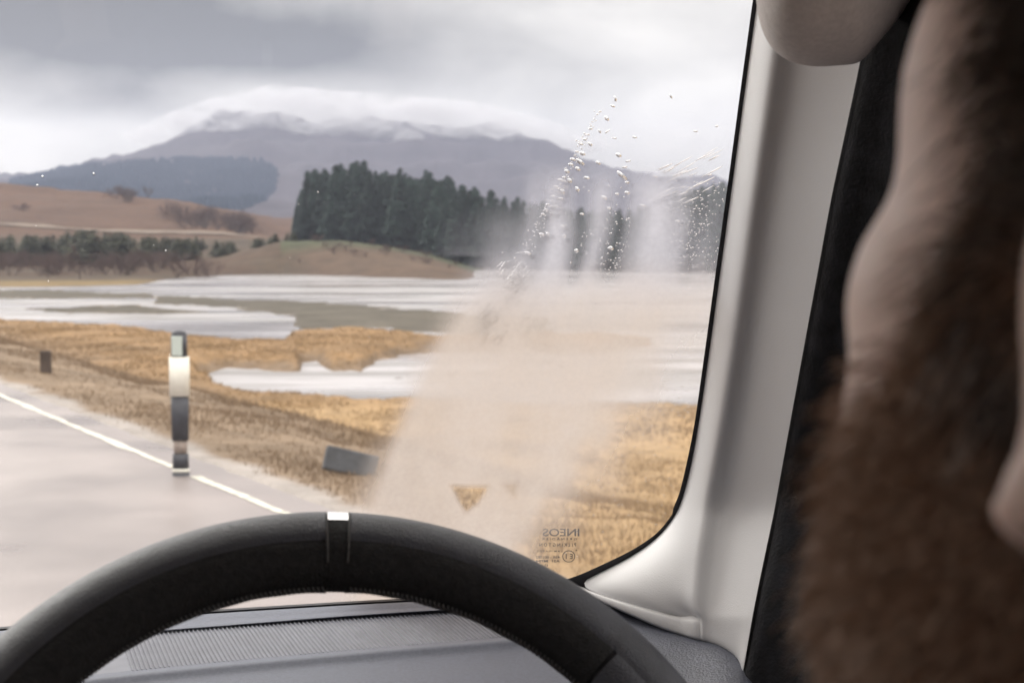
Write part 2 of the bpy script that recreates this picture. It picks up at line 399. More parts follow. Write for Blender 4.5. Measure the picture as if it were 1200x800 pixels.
# ------------------------------------------------------------------ grass (uncountable)
def grass():
    V = []; Fc = []; C = []
    rs = np.random.default_rng(11)
    n = 0
    while n < 62000:
        d = 7 * (70 / 7) ** rs.random() if rs.random() < .75 else rs.uniform(45, 100)
        px = rs.uniform(-80, 1500) if d < 25 else rs.uniform(-80, 1100); X = (px - 600) / FPX * d; Y = d
        s = road_s(X, Y)
        if s < .5 + .35 * rs.random(): continue
        z = gz(X, Y)
        if z < WZ + .06: continue
        dens = mnoise.noise(Vector((X * .4, Y * .4, 2)))
        if rs.random() > .55 + dens: continue
        h = rs.uniform(.03, .10) * (1 + .5 * dens) * (0.5 if s < 3 else 1)
        k = 3; brw = float(np.clip(sstep(11, 5, s + 2.2 * mnoise.noise(Vector((X * .12, Y * .12, 3))) - np.interp(px, [-200, 100, 300, 450, 650], [2.5, 1.6, -.5, -3.8, -10.5])), 0, 1))
        for q in range(k):
            a = rs.uniform(0, 6.28); w = rs.uniform(.0025, .006) * (1 + d / 22); lean = rs.uniform(.1, .6) * h
            bx = X + rs.normal() * .05; by = Y + rs.normal() * .05
            dx, dy = math.cos(a), math.sin(a); l2 = rs.uniform(0, 6.28)
            tx, ty = bx + lean * math.cos(l2), by + lean * math.sin(l2)
            C += [brw] * 3; i = len(V); V += [(bx - dx * w, by - dy * w, z - .02), (bx + dx * w, by + dy * w, z - .02), (tx, ty, z + h)]; Fc.append((i, i + 1, i + 2))
        n += 1
    m = bpy.data.materials.new('dead_grass'); m.use_nodes = True; nn = m.node_tree.nodes; l = m.node_tree.links; b = nn['Principled BSDF']
    tc = nn.new('ShaderNodeTexCoord'); z = nn.new('ShaderNodeTexNoise'); z.inputs['Scale'].default_value = .4; z.inputs['Detail'].default_value = 6; l.new(tc.outputs['Object'], z.inputs['Vector'])
    cr = nn.new('ShaderNodeValToRGB'); e = cr.color_ramp.elements; e[0].position = .35; e[0].color = (.25, .175, .105, 1); e[1].position = .65; e[1].color = (.33, .23, .125, 1)
    l.new(z.outputs[0], cr.inputs[0]); 
    at = nn.new('ShaderNodeAttribute'); at.attribute_name = 'heather'; mx = nn.new('ShaderNodeMix'); mx.data_type = 'RGBA'; l.new(at.outputs['Fac'], mx.inputs[0]); l.new(cr.outputs[0], mx.inputs[6]); mx.inputs[7].default_value = (.225, .163, .113, 1)
    l.new(mx.outputs[2], b.inputs['Base Color']); b.inputs['Roughness'].default_value = .8; b.inputs['Specular IOR Level'].default_value = .2
    o = mesh('grass', V, Fc, m, None, False)
    a = o.data.attributes.new('heather', 'FLOAT', 'POINT'); a.data.foreach_set('value', np.array(C, np.float32) * .85)
    tag(o, 'dead tan bog grass growing down the verge and on the low islands', 'grass', kind='stuff')
grass()

# ================================================================== TREES
def conifer_crown(seed, bush=False):
    rs = np.random.default_rng(seed); V = []; Fc = []
    H = 1.0; nw = 30 if not bush else 16
    for i in range(nw):
        t = (i + rs.random() * .6) / nw
        z = (.06 if bush else .10) + (.94 if bush else .90) * t
        rad = (.17 if not bush else .36) * (1 - t) ** .8 * (1 - .35 * (t < .12)) + .012
        nb = max(5, int(11 * (1 - t) + 4))
        for k in range(nb):
            a = rs.uniform(0, 6.283); L = rad * rs.uniform(.6, 1.15); dr = -.22 * L + rs.normal() * .01
            ca, sa = math.cos(a), math.sin(a)
            for q in range(6):
                f0 = q / 6 * L * .95; f1 = f0 + L * .33; w = (.018 + .045 * rs.random()) * (1 if not bush else 1.6)
                sd = 1 if q % 2 else -1
                i0 = len(V)
                zz0 = z + dr * f0 / L + rs.normal() * .006
                V += [(ca * f0, sa * f0, zz0 + .012), (ca * f1, sa * f1, z + dr * f1 / L + rs.normal() * .008),
                      (ca * (f0 + f1) / 2 - sa * w * sd, sa * (f0 + f1) / 2 + ca * w * sd, zz0 - .02 - rs.random() * .02)]
                Fc.append((i0, i0 + 1, i0 + 2))
    return V, Fc
needle = mat('spruce_needles', (.024, .040, .033), .8, .2, 9, .35)
needle2 = mat('pine_needles', (.052, .055, .034), .8, .2, 7, .45)
def per_object(m, lo, hi):
    nt = m.node_tree; n = nt.nodes; l = nt.links; b = n['Principled BSDF']; src = b.inputs['Base Color'].links[0].from_socket
    oi = n.new('ShaderNodeObjectInfo'); r = n.new('ShaderNodeMapRange'); r.inputs[3].default_value = lo; r.inputs[4].default_value = hi; l.new(oi.outputs['Random'], r.inputs[0])
    v = n.new('ShaderNodeVectorMath'); v.operation = 'SCALE'; l.new(src, v.inputs[0]); l.new(r.outputs[0], v.inputs['Scale']); l.new(v.outputs[0], b.inputs['Base Color'])
per_object(needle, .7, 1.3); per_object(needle2, .7, 1.35)
bark = mat('bark', (.09, .07, .06), .9, .2, 4, .3)
twigm = mat('bare_twigs', (.11, .078, .07), .9, .1, .5, .35)
def make_tree_proto(name, seed, crownm, bush=False):
    V, Fc = crown = conifer_crown(seed, bush)
    r = empty(name); 
    c = mesh('crown', V, Fc, crownm, r, False)
    T, TF = tube([(0, 0, -.03), (0, 0, .3), (.004, 0, .65), (0, .003, .97)], [.016, .012, .007, .002], 7)
    t = mesh('trunk', T, TF, bark, r)
    return r
def copy_tree(o):
    c = o.copy(); COL.objects.link(c)
    for ch in list(o.children):
        d = ch.copy(); COL.objects.link(d); d.parent = c
    return c
used = set()
def put(proto, X, Y, z, h, w, rot, label, cat, group):
    o = proto if proto.name not in used else copy_tree(proto)
    used.add(proto.name); o.location = (X, Y, z); o.scale = (h * w, h * w, h); o.rotation_euler = (random.uniform(-.02, .02), random.uniform(-.02, .02), rot)
    tag(o, label, cat, group); return o
sp = [make_tree_proto('spruce_tree', 100 + k, needle) for k in range(6)]
TOPX = [345, 352, 362, 375, 392, 410, 432, 450, 470, 490, 507, 522, 540, 560, 585, 612, 640, 700, 760, 800, 850, 1000]
TOPY = [250, 225, 205, 193, 198, 194, 196, 196, 202, 206, 204, 210, 214, 219, 228, 238, 242, 246, 246, 222, 214, 210]
rs = np.random.default_rng(5)
for row in range(5):
    x = 347 + row * 1.5
    while x < 905:
        d = np.interp(x, [345, 500, 620, 760, 900], [352, 318, 285, 262, 262]) + row * 13 + rs.uniform(-5, 5)
        X = (x - 600) / FPX * d; z = gz(X, d)
        ty = np.interp(x, TOPX, TOPY) + rs.normal() * 3.5 + (rs.random() < .12) * -7 + (6 - row * 2 if row < 3 else 0)
        h = EYE + (290 - ty) / FPX * d - z
        lab = 'dark green spruce packed among the others in the plantation beyond the loch' if x < 760 else 'dark spruce standing beyond the water beside the windscreen pillar'
        grp = 'spruces of the plantation' if x < 760 else 'spruces at the right behind the wet glass'
        put(sp[rs.integers(6)], X, d, z - .3, h, rs.uniform(.85, 1.25), rs.uniform(0, 6.28), lab, 'tree', grp)
        x += rs.uniform(8.5, 13.5) if row < 3 else rs.uniform(12, 18)
# young pines in a low belt on the left shore
yp = [make_tree_proto('young_pine', 200 + k, needle2, True) for k in range(3)]
for k in range(150):
    x = rs.uniform(-60, 262) if k < 130 else rs.uniform(262, 345); d = rs.uniform(268, 330); X = (x - 600) / FPX * d; z = gz(X, d)
    ty = np.interp(x, [-60, 60, 100, 130, 200, 260, 345], [274, 275, 268, 272, 276, 281, 283]) + rs.normal() * 1.5
    h = max(2.2, EYE + (290 - ty) / FPX * d - z)
    put(yp[rs.integers(3)], X, d, z - .3, h, rs.uniform(1.3, 2.1), rs.uniform(0, 6.28), 'low green young pine in the belt along the far left shore', 'tree', 'young pines along the far left shore')
def bare(seed, shrub):
    rs = np.random.default_rng(seed); tw = MB(); tr = MB()
    def grow(mb, p, d, L, r, lev):
        q = p + d * L; mb.add(*tube([p, (p + q) / 2 + rs.normal(size=3) * L * .05, q], [r, r * .8, r * .6], 5, False))
        if lev == 0: return
        for k in range(rs.integers(3, 5)):
            nd = d + rs.normal(size=3) * (.55 if shrub else .42) + np.array([0, 0, .12]); nd /= np.linalg.norm(nd)
            grow(tw, p + d * L * rs.uniform(.45, 1), nd, L * rs.uniform(.55, .8), r * .55, lev - 1)
    if shrub:
        for k in range(6):
            d = np.array([rs.normal() * .6, rs.normal() * .6, 1.]); d /= np.linalg.norm(d); grow(tr, np.array([rs.normal() * .05, rs.normal() * .05, -.02]), d, .38, .012, 3)
    else:
        grow(tr, np.array([0, 0, -.03]), np.array([.05, 0, 1.]), .42, .018, 4)
    return tw, tr
def make_bare(name, seed, shrub):
    tw, tr = bare(seed, shrub); r = empty(name)
    tw.build('crown', twigm, r, False); tr.build('trunk' if not shrub else 'stem', bark, r, False); return r
bb = [make_bare('bare_shrub', 300 + k, True) for k in range(3)]
def shrubs(pts, label, group, hm=(3, 5)):
    for x, y, dd in pts:
        X = (x - 600) / FPX * dd; z = gz(X, dd); h = rs.uniform(*hm)
        put(bb[rs.integers(3)], X, dd, z, h, rs.uniform(1., 1.5), rs.uniform(0, 6.28), label, 'shrub', group)
shrubs([(rs.uniform(192, 296), 0, rs.uniform(485, 560)) for _ in range(26)], 'dark leafless shrub in the thicket behind the pale track', 'bare shrubs behind the track', (6, 10))
shrubs([(rs.uniform(136, 176), 0, rs.uniform(600, 660)) for _ in range(9)], 'dark leafless shrub high on the rust brown hillside', 'bare shrubs high on the hillside', (6, 8))
shrubs([(rs.uniform(-40, 250), 0, rs.uniform(205, 262)) for _ in range(52)], 'brown leafless shrub between the young pines and the water', 'bare shrubs on the left shore', (2.5, 5))
shrubs([(rs.uniform(8, 40), 0, rs.uniform(500, 540)) for _ in range(4)], 'dark leafless shrub by the track at the left edge', 'bare shrubs at the left end of the track', (3, 4))
shrubs([(rs.uniform(345, 535), 0, rs.uniform(238, 262)) for _ in range(24)], 'low brown shrub on the mound in front of the plantation', 'low shrubs on the mound', (1, 2))
for k, (x, dd, ty, lab) in enumerate(((57, 196, 283, 'leftmost of two dark bare trees at the far left shore'), (94, 190, 272, 'taller of two dark bare trees at the far left shore'))):
    o = make_bare('bare_tree', 400 + k, False); X = (x - 600) / FPX * dd; z = gz(X, dd); h = (EYE + (290 - ty) / FPX * dd - z)
    o.location = (X, dd, z); o.scale = (h * .9, h * .9, h * .82); tag(o, lab, 'tree')

# dark forest block far up the mountain: reads as one mass
def far_forest():
    poly = [(14, 214), (60, 204), (72, 199), (130, 194), (180, 191), (230, 188), (285, 188), (312, 190), (326, 202), (325, 222), (312, 236), (285, 246), (240, 258), (14, 258)]
    rs = np.random.default_rng(8); mb = MB(); n = 0
    prof = {}
    dg = np.linspace(1250, 3050, 260)
    while n < 15000:
        x = rs.uniform(10, 330)
        kx = int(x // 3)
        if kx not in prof:
            xx = kx * 3 + 1.5; prof[kx] = np.array([290 - FPX * (gz((xx - 600) / FPX * d, d) - EYE) / d for d in dg])
        d = math.sqrt(rs.uniform(1300 ** 2, 3050 ** 2)); y = np.interp(d, dg, prof[kx])
        if not inpoly(np.array([x]), np.array([y]), poly)[0]: continue
        X = (x - 600) / FPX * d; z = gz(X, d); h = rs.uniform(6, 9.5); w = h * .5
        a0 = rs.random() * 3
        V = [(X + w * math.cos(a0 + q * 1.2566), d + w * math.sin(a0 + q * 1.2566), z - 1) for q in range(5)] + [(X, d, z + h)]
        mb.add(V, [(q, (q + 1) % 5, 5) for q in range(5)]); n += 1
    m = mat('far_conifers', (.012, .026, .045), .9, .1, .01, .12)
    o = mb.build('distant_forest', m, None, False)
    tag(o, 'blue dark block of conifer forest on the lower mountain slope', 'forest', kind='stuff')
far_forest()

# ------------------------------------------------------------------ air haze and summit cloud
def haze():
    mb = MB(); mb.box((0, 400, 170), (4300, 3700, 177.5)); 
    m = bpy.data.materials.new('haze'); m.use_nodes = True; n = m.node_tree.nodes; l = m.node_tree.links
    n.remove(n['Principled BSDF']); v = n.new('ShaderNodeVolumePrincipled'); v.inputs['Color'].default_value = (.70, .77, 1, 1); v.inputs['Density'].default_value = HAZE
    v.inputs['Anisotropy'].default_value = .2
    l.new(v.outputs[0], n['Material Output'].inputs['Volume'])
    o = mb.build('haze', m, None, False); tag(o, 'pale blue air haze over the moor and mountain', 'haze', kind='stuff')
HAZE = 1.55e-4
haze()
def summit_cloud():
    # a shallow bank of cloud lying on the summit ridge
    V = []; n = 60; k = 14
    for i in range(n):
        t = i / (n - 1); x = 150 + 560 * t; yb = np.interp(x, [150, 260, 330, 400, 560, 710], [172, 150, 140, 150, 158, 178])
        d = 2880; X = (x - 600) / FPX * d; zc = EYE + (290 - yb) / FPX * d + 6
        e = math.sin(math.pi * min(max(t, .02), .98)) ** .5
        for q in range(k):
            a = 2 * math.pi * q / k; V.append((X, d + 230 * e * math.cos(a), zc + 4 + 56 * e * math.sin(a)))
    Fc = grid_faces(n, k, True) + [tuple(range(k))[::-1], tuple(range((n - 1) * k, n * k))]
    m = bpy.data.materials.new('summit_cloud'); m.use_nodes = True; nn = m.node_tree.nodes; l = m.node_tree.links
    nn.remove(nn['Principled BSDF']); v = nn.new('ShaderNodeVolumePrincipled'); v.inputs['Color'].default_value = (.97, .96, 1, 1); v.inputs['Anisotropy'].default_value = .3
    tc = nn.new('ShaderNodeTexCoord'); mp = nn.new('ShaderNodeMapping'); mp.inputs['Scale'].default_value = (.017, .010, .032); mp.inputs['Rotation'].default_value = (0, .5, 0)
    l.new(tc.outputs['Object'], mp.inputs[0]); z = nn.new('ShaderNodeTexNoise'); z.inputs['Scale'].default_value = 1; z.inputs['Detail'].default_value = 7; z.inputs['Roughness'].default_value = .68; z.inputs['Distortion'].default_value = .6; l.new(mp.outputs[0], z.inputs['Vector'])
    r = nn.new('ShaderNodeMapRange'); r.inputs[1].default_value = .44; r.inputs[2].default_value = .74; r.inputs[3].default_value = 0; r.inputs[4].default_value = .022; l.new(z.outputs[0], r.inputs[0]); l.new(r.outputs[0], v.inputs['Density'])
    l.new(v.outputs[0], nn['Material Output'].inputs['Volume'])
    m.cycles.volume_step_rate = 1.0
    o = mesh('low_cloud', V, Fc, m); tag(o, 'ragged white cloud lying along the mountain summit', 'cloud', kind='stuff')
summit_cloud()

# ================================================================== ROADSIDE THINGS
def marker_post():
    b = at_z(212, 557, 0); p = empty('verge_marker_post', (b[0], b[1], 0))
    white = mat('post_white', (.80, .78, .70), .45, .5, 20, .06); blk = mat('post_black', (.035, .038, .05), .5, .5, 20, .2)
    mud_ = mat('road_dirt', (.30, .25, .22), .9, .2, 30, .3); refl = mat('post_reflector', (.55, .62, .58), .25, .6, 200, .12)
    w = .068; d = .03
    def sec(z0, z1, m, name, wa=1., wb=1., parent=p, lean=0):
        k = 20; V = []
        for z, s in ((z0, wa), (z1, wb)):
            for q in range(k):
                a = 2 * math.pi * q / k; V.append(np.array([b[0], b[1], 0]) + np.array([w * s * np.sign(math.cos(a)) * abs(math.cos(a)) ** .6, d * s * 1.4 * np.sign(math.sin(a)) * abs(math.sin(a)) ** .8, z]))
        return mesh(name, V, grid_faces(2, k, True) + [tuple(range(k))[::-1], tuple(range(k, 2 * k))], m, parent)
    sec(-.3, .03, blk, 'foot', .95, .95); sec(.03, .055, white, 'foot_stripe', .96, .96); sec(.055, .17, blk, 'foot', .92, .88)
    sec(.17, .275, mud_, 'splash_band', .72, .8)
    sec(.275, .615, blk, 'shaft', .95, 1.); sec(.615, .915, white, 'white_sleeve', 1.12, 1.12)
    sec(.915, 1.085, blk, 'head', .92, .88); 
    # rounded cap
    V = []; 
    mb = MB(); mb.ell((b[0], b[1], 1.085), (w * .88, d * 1.24, .035)); mb.build('cap', blk, p)
    mb = MB(); mb.box((b[0] - .008, b[1] - d * 1.3, 1.0), (.040, .006, .075)); o = mb.build('reflector', refl, p, False); bevel(o, .004)
    tag(p, 'black and white verge marker post with a pale reflector at the road edge', 'marker post')
marker_post()
def slab():
    # dark slab lying on the verge slope
    def hit(x, y):
        d = ray(x, y); t = 5.
        while t < 60:
            q = O + d * t
            if q[2] < gz(q[0], q[1]): return q
            t += .03
    c = hit(408, 556)
    m = mat('slab_stone', (.085, .09, .10), .8, .3, 9, .3, .3, 30)
    t = np.linalg.norm(c - O); k = t / FPX
    u = np.array([1, .25, -.27]); u /= np.linalg.norm(u); v = np.array([0, .25, 1]); v = v - u * v.dot(u); v /= np.linalg.norm(v); w_ = np.cross(u, v)
    mb = MB(); mb.box(c + v * 14 * k, (31 * k, 14 * k, .05), np.stack([u, v, w_], 1)); o = mb.build('stone_slab', m, None, False); bevel(o, .015, 2)
    tag(o, 'dark grey slab lying tilted in the golden grass of the verge', 'slab')
    c = hit(54, 437); k = np.linalg.norm(c - O) / FPX
    mb = MB(); mb.box(c + np.array([0, 0, 12 * k]), (5.5 * k, 4 * k, 13 * k)); o = mb.build('wooden_stub', bark, None, False); bevel(o, .01, 2)
    tag(o, 'short dark weathered post stub in the brown verge at the left', 'post')
slab()

# ================================================================== THE CAR
CAR = empty('car', tuple(car(0, .3, .9)))
tag(CAR, 'off-road vehicle cabin with black steering wheel, grey dashboard and pale windscreen pillar', 'car')
plast = mat('pillar_plastic', (.60, .60, .605), .55, .35, 3, .03, .12, 900)
leather = mat('rim_leather', (.042, .046, .060), .42, .6, 60, .25, .5, 1000)
perf = mat('rim_grip_leather', (.012, .012, .013), .62, .35, 300, .5, .7, 900)
dashm = mat('dash_plastic', (.098, .108, .142), .5, .5, 400, .12, .25, 1500)
dash2 = mat('dash_side_plastic', (.085, .092, .12), .42, .55, 80, .15, .6, 500)
ribm = mat('grille_plastic', (.16, .165, .195), .45, .5, 60, .1)
black = mat('door_black', (.008, .008, .010), .85, .2, 60, .7, .4, 400)
seal = mat('rubber_seal', (.010, .010, .014), .4, .4)
liner = mat('headliner_cloth', (.60, .57, .55), .9, .1, 300, .08, .2, 1200)

# windscreen plane
P0 = at_d(790, 600, 1.25); RAKE = R_(25)
WU = UP * math.cos(RAKE) - F * math.sin(RAKE); WN = np.cross(RR, WU); WN = WN if WN.dot(F) < 0 else -WN      # towards the cabin
def on_ws(x, y, off=0.):
    d = ray(x, y); return O + d * ((P0 - O + WN * off).dot(WN) / d.dot(WN))
EDGE = [(905, -140), (897, -60), (887, 0), (880, 50), (872, 108), (861, 190), (850, 270), (839, 350), (828, 430), (817, 505), (805, 565), (797, 592), (787, 610), (770, 630), (745, 648), (715, 664), (672, 684)]
def inv_grid(xs, ys, off): return [on_ws(x, y, off) for y in ys for x in xs]

# condensation density control net (rows = height up the glass, columns = across)
FX = [300, 400, 450, 500, 550, 600, 650, 700, 750, 800, 850, 900]
FY = [100, 180, 230, 280, 320, 350, 400, 450, 500, 550, 600, 650, 720]
FD = [[0, 0, 0, 0, 0, 0, 0, .02, .04, .05, .06, .06],
      [0, 0, 0, 0, 0, 0, .05, .15, .20, .22, .22, .2],
      [0, 0, 0, 0, .02, .06, .42, .42, .50, .62, .22, .2],
      [0, 0, 0, .02, .10, .32, .66, .48, .46, .74, .22, .25],
      [0, 0, 0, .05, .30, .62, .72, .52, .48, .78, .35, .4],
      [0, 0, 0, .08, .55, .82, .84, .80, .82, .80, .62, .5],
      [0, 0, .0, .15, .72, .86, .87, .86, .80, .48, .35, .3],
      [0, 0, .03, .45, .86, .88, .90, .88, .70, .22, .12, .1],
      [0, .0, .14, .80, .90, .90, .90, .84, .40, .10, .06, .05],
      [0, .02, .50, .90, .91, .90, .88, .55, .12, .05, .04, .04],
      [0, .15, .82, .91, .90, .88, .50, .12, .05, .04, .03, .03],
      [0, .3, .86, .90, .88, .72, .20, .08, .05, .04, .03, .03],
      [0, .4, .86, .88, .80, .50, .10, .05, .05, .04, .03, .03]]
FD = np.array(FD); FD = np.where(FD > .4, np.minimum(FD * 1.05, .94), FD)
def cubic(xs, A, x):      # smooth 1-D interpolation along axis 1 of A
    i = np.clip(np.searchsorted(xs, x) - 1, 0, len(xs) - 2); t = np.clip((x - np.array(xs)[i]) / (np.array(xs)[i + 1] - np.array(xs)[i]), 0, 1); t = t * t * (3 - 2 * t)
    return i, t
def windscreen():
    xs = np.linspace(-420, 905, 300); ys = np.linspace(-160, 742, 210)
    poly = [(-430, -170), (912, -170)] + EDGE + [(672, 690), (600, 697), (437, 704), (250, 716), (0, 738), (-430, 780)]
    X, Y = np.meshgrid(xs, ys)
    # snap the sheet to the opening: clamp x against the edge
    ex = [p[0] for p in EDGE]; ey = [p[1] for p in EDGE]
    lim = np.interp(Y, ey, ex); lim = np.where(Y > 684, 672 - (Y - 684) * 2.0, lim) + 14
    X = -420 + (X + 420) * (lim + 420) / (905 + 420)
    Pf = np.array([on_ws(x, y) for x, y in zip(X.ravel(), Y.ravel())]); nr, nc = X.shape
    wig = 9 * np.array([mnoise.noise(Vector((x / 60, y / 90, 0))) for x, y in zip(X.ravel(), Y.ravel())])
    xx = X.ravel() + wig; yy = Y.ravel() + wig * .6
    i, t = cubic(FX, None, xx); j, u = cubic(FY, None, yy)
    D = (FD[j, i] * (1 - t) + FD[j, i + 1] * t) * (1 - u) + (FD[j + 1, i] * (1 - t) + FD[j + 1, i + 1] * t) * u
    xl = np.interp(yy, [300, 340, 400, 480, 560, 600, 660], [575, 546, 508, 466, 434, 418, 405]); xq = np.interp(yy, [340, 400, 450, 500, 550, 600, 650], [800, 772, 752, 724, 690, 656, 628])
    D = np.maximum(D * sstep(-40, 10, xx - xl + (yy < 300) * 60), .91 * sstep(-12, 24, xx - xl) * sstep(-30, 45, xq - xx) * sstep(285, 350, yy))
    bx = xx + (yy - 260) * .14; bw = sstep(190, 240, yy) * sstep(352, 325, yy)
    for c_, w_, a_ in ((652, 11, .34), (700, 9, .30), (768, 17, .34), (680, 8, -.30), (727, 10, -.34), (815, 14, -.30), (620, 9, .22)):
        D = D + a_ * bw * np.exp(-((bx - c_) / w_) ** 2)
    D = np.clip(D, .03, .94)
    # wiped gaps
    hole = sdist(xx - wig, yy - wig * .6, [(529, 569), (572, 570), (560, 590), (546, 600), (538, 588)])
    D *= 1 - .85 * sstep(-4, 4, hole)
    hole = sdist(xx, yy, [(588, 566), (608, 566), (602, 582)]); D *= 1 - .35 * sstep(-5, 5, hole)
    D = np.where(X.ravel() < 330, .0, D); D = np.maximum(D, .025)
    off = Pf - WN * .005
    V = np.r_[Pf, off]
    fa = grid_faces(nr, nc); N = nr * nc
    f2 = [tuple(N + q for q in f[::-1]) for f in fa]
    ring = [k for k in range(nc)] + [r * nc + nc - 1 for r in range(1, nr)] + [(nr - 1) * nc + k for k in range(nc - 2, -1, -1)] + [r * nc for r in range(nr - 2, 0, -1)]
    f3 = [(a, b, b + N, a + N) for a, b in zip(ring, ring[1:] + ring[:1])]
    m = bpy.data.materials.new('windscreen_glass'); m.use_nodes = True; n = m.node_tree.nodes; l = m.node_tree.links; n.remove(n['Principled BSDF'])
    at = n.new('ShaderNodeAttribute'); at.attribute_name = 'mist'
    tr = n.new('ShaderNodeBsdfTransparent'); tr.inputs[0].default_value = (.985, .99, .985, 1)
    tl = n.new('ShaderNodeBsdfTranslucent'); df = n.new('ShaderNodeBsdfDiffuse'); mx = n.new('ShaderNodeMixShader'); mx.inputs[0].default_value = .12
    at2 = n.new('ShaderNodeAttribute'); at2.attribute_name = 'film'
    l.new(at2.outputs['Color'], tl.inputs[0]); l.new(at2.outputs['Color'], df.inputs[0]); l.new(tl.outputs[0], mx.inputs[1]); l.new(df.outputs[0], mx.inputs[2])
    tc = n.new('ShaderNodeTexCoord')
    mp = n.new('ShaderNodeMapping'); mp.inputs['Scale'].default_value = (1, 1, .16); mp.inputs['Rotation'].default_value = (0, R_(14), 0); l.new(tc.outputs['Object'], mp.inputs[0])
    z = n.new('ShaderNodeTexNoise'); z.inputs['Scale'].default_value = 22; z.inputs['Detail'].default_value = 5; l.new(mp.outputs[0], z.inputs['Vector'])
    r = n.new('ShaderNodeMapRange'); r.inputs[1].default_value = .3; r.inputs[2].default_value = .7; r.inputs[3].default_value = .84; r.inputs[4].default_value = 1.1; l.new(z.outputs[0], r.inputs[0])
    z2 = n.new('ShaderNodeTexNoise'); z2.inputs['Scale'].default_value = 260; z2.inputs['Detail'].default_value = 3; l.new(tc.outputs['Object'], z2.inputs['Vector'])
    r2 = n.new('ShaderNodeMapRange'); r2.inputs[1].default_value = .3; r2.inputs[2].default_value = .7; r2.inputs[3].default_value = .96; r2.inputs[4].default_value = 1.04; l.new(z2.outputs[0], r2.inputs[0])
    m1 = n.new('ShaderNodeMath'); m1.operation = 'MULTIPLY'; l.new(at.outputs['Fac'], m1.inputs[0]); l.new(r.outputs[0], m1.inputs[1])
    m2 = n.new('ShaderNodeMath'); m2.operation = 'MULTIPLY'; m2.use_clamp = True; l.new(m1.outputs[0], m2.inputs[0]); l.new(r2.outputs[0], m2.inputs[1])
    gl = n.new('ShaderNodeBsdfGlossy'); gl.inputs['Roughness'].default_value = .02
    fin = n.new('ShaderNodeMixShader'); l.new(m2.outputs[0], fin.inputs[0]); l.new(tr.outputs[0], fin.inputs[1]); l.new(mx.outputs[0], fin.inputs[2])
    f4 = n.new('ShaderNodeMixShader'); f4.inputs[0].default_value = .012; l.new(fin.outputs[0], f4.inputs[1]); l.new(gl.outputs[0], f4.inputs[2])
    l.new(f4.outputs[0], n['Material Output'].inputs['Surface'])
    o = mesh('windscreen', V, fa + f2 + f3, m, CAR)
    a = o.data.attributes.new('mist', 'FLOAT', 'POINT'); a.data.foreach_set('value', np.r_[D, D * 0].astype(np.float32))
    # tint of the film on the glass: violet-grey above, beige below
    w = sstep(290, 385, Y.ravel() + wig * 1.5)[:, None]; up_ = np.array([.42, .42, .465]); lo_ = np.array([.425, .378, .348])
    c = up_ * (1 - w) + lo_ * w
    ca = o.data.color_attributes.new('film', 'FLOAT_COLOR', 'POINT'); ca.data.foreach_set('color', np.r_[np.c_[c, np.ones(N)], np.c_[c, np.ones(N)]].ravel().astype(np.float32))
    return o
WS = windscreen()
# black printed border of the glass
def ribbon(pts, widths, off, name, m, parent, th=.003, endcap=True):
    V = []; n = len(pts)
    for i, (x, y) in enumerate(pts):
        a = np.array(pts[max(i - 1, 0)], float); b = np.array(pts[min(i + 1, n - 1)], float); t = b - a; t /= np.linalg.norm(t); nn = np.array([-t[1], t[0]])   # to the left of travel
        w = widths[i] if hasattr(widths, '__len__') else widths
        V += [on_ws(x, y, off), on_ws(x - nn[0] * w, y - nn[1] * w, off), on_ws(x - nn[0] * w, y - nn[1] * w, off + th), on_ws(x, y, off + th)]
    return mesh(name, V, grid_faces(n, 4, True) + [(0, 1, 2, 3)[::-1], tuple(range(4 * n - 4, 4 * n))], m, parent, False)
def smooth_curve(P, k=6):
    P = [np.array(p, float) for p in P]; out = []
    for i in range(len(P) - 1):
        p0 = P[max(i - 1, 0)]; p1 = P[i]; p2 = P[i + 1]; p3 = P[min(i + 2, len(P) - 1)]
        for q in range(k):
            t = q / k; out.append(.5 * ((2 * p1) + (-p0 + p2) * t + (2 * p0 - 5 * p1 + 4 * p2 - p3) * t * t + (-p0 + 3 * p1 - 3 * p2 + p3) * t ** 3))
    out.append(P[-1]); return out
ES = smooth_curve(EDGE + [(640, 692), (590, 698)], 6)
wl = [np.interp(p[1], [0, 500, 600, 660, 684], [-6, -6, -7, -8, -9]) for p in ES]
ribbon([(p[0] + 9, p[1] + (6 if p[1] > 600 else 0)) for p in ES], [w - 7.5 for w in wl], .001, 'black_border', seal, WS, .004)

# maker's mark printed on the outside face: reads mirrored from the cabin
def glass_text(body, x, y, hpx, wpx, parent, name='maker_mark'):
    cu = bpy.data.curves.new('t', 'FONT'); cu.body = body; cu.size = 1; cu.align_x = 'LEFT'; cu.offset = .018
    to = bpy.data.objects.new('t', cu); COL.objects.link(to); bpy.context.view_layer.update()
    me = bpy.data.meshes.new_from_object(to.evaluated_get(bpy.context.evaluated_depsgraph_get())); bpy.data.objects.remove(to)
    n = len(me.vertices); co = np.zeros(n * 3); me.vertices.foreach_get('co', co); co = co.reshape(-1, 3)
    co[:, 0] -= co[:, 0].min(); co[:, 1] -= co[:, 1].min(); w = co[:, 0].max(); h = co[:, 1].max()
    V = [on_ws(x - c[0] / w * wpx, y - c[1] / h * hpx, -.0075) for c in co]          # x runs right-to-left
    return V, [tuple(p.vertices) for p in me.polygons]
mm = mat('glass_print', (.03, .022, .018), .6, .2)
mb = MB()
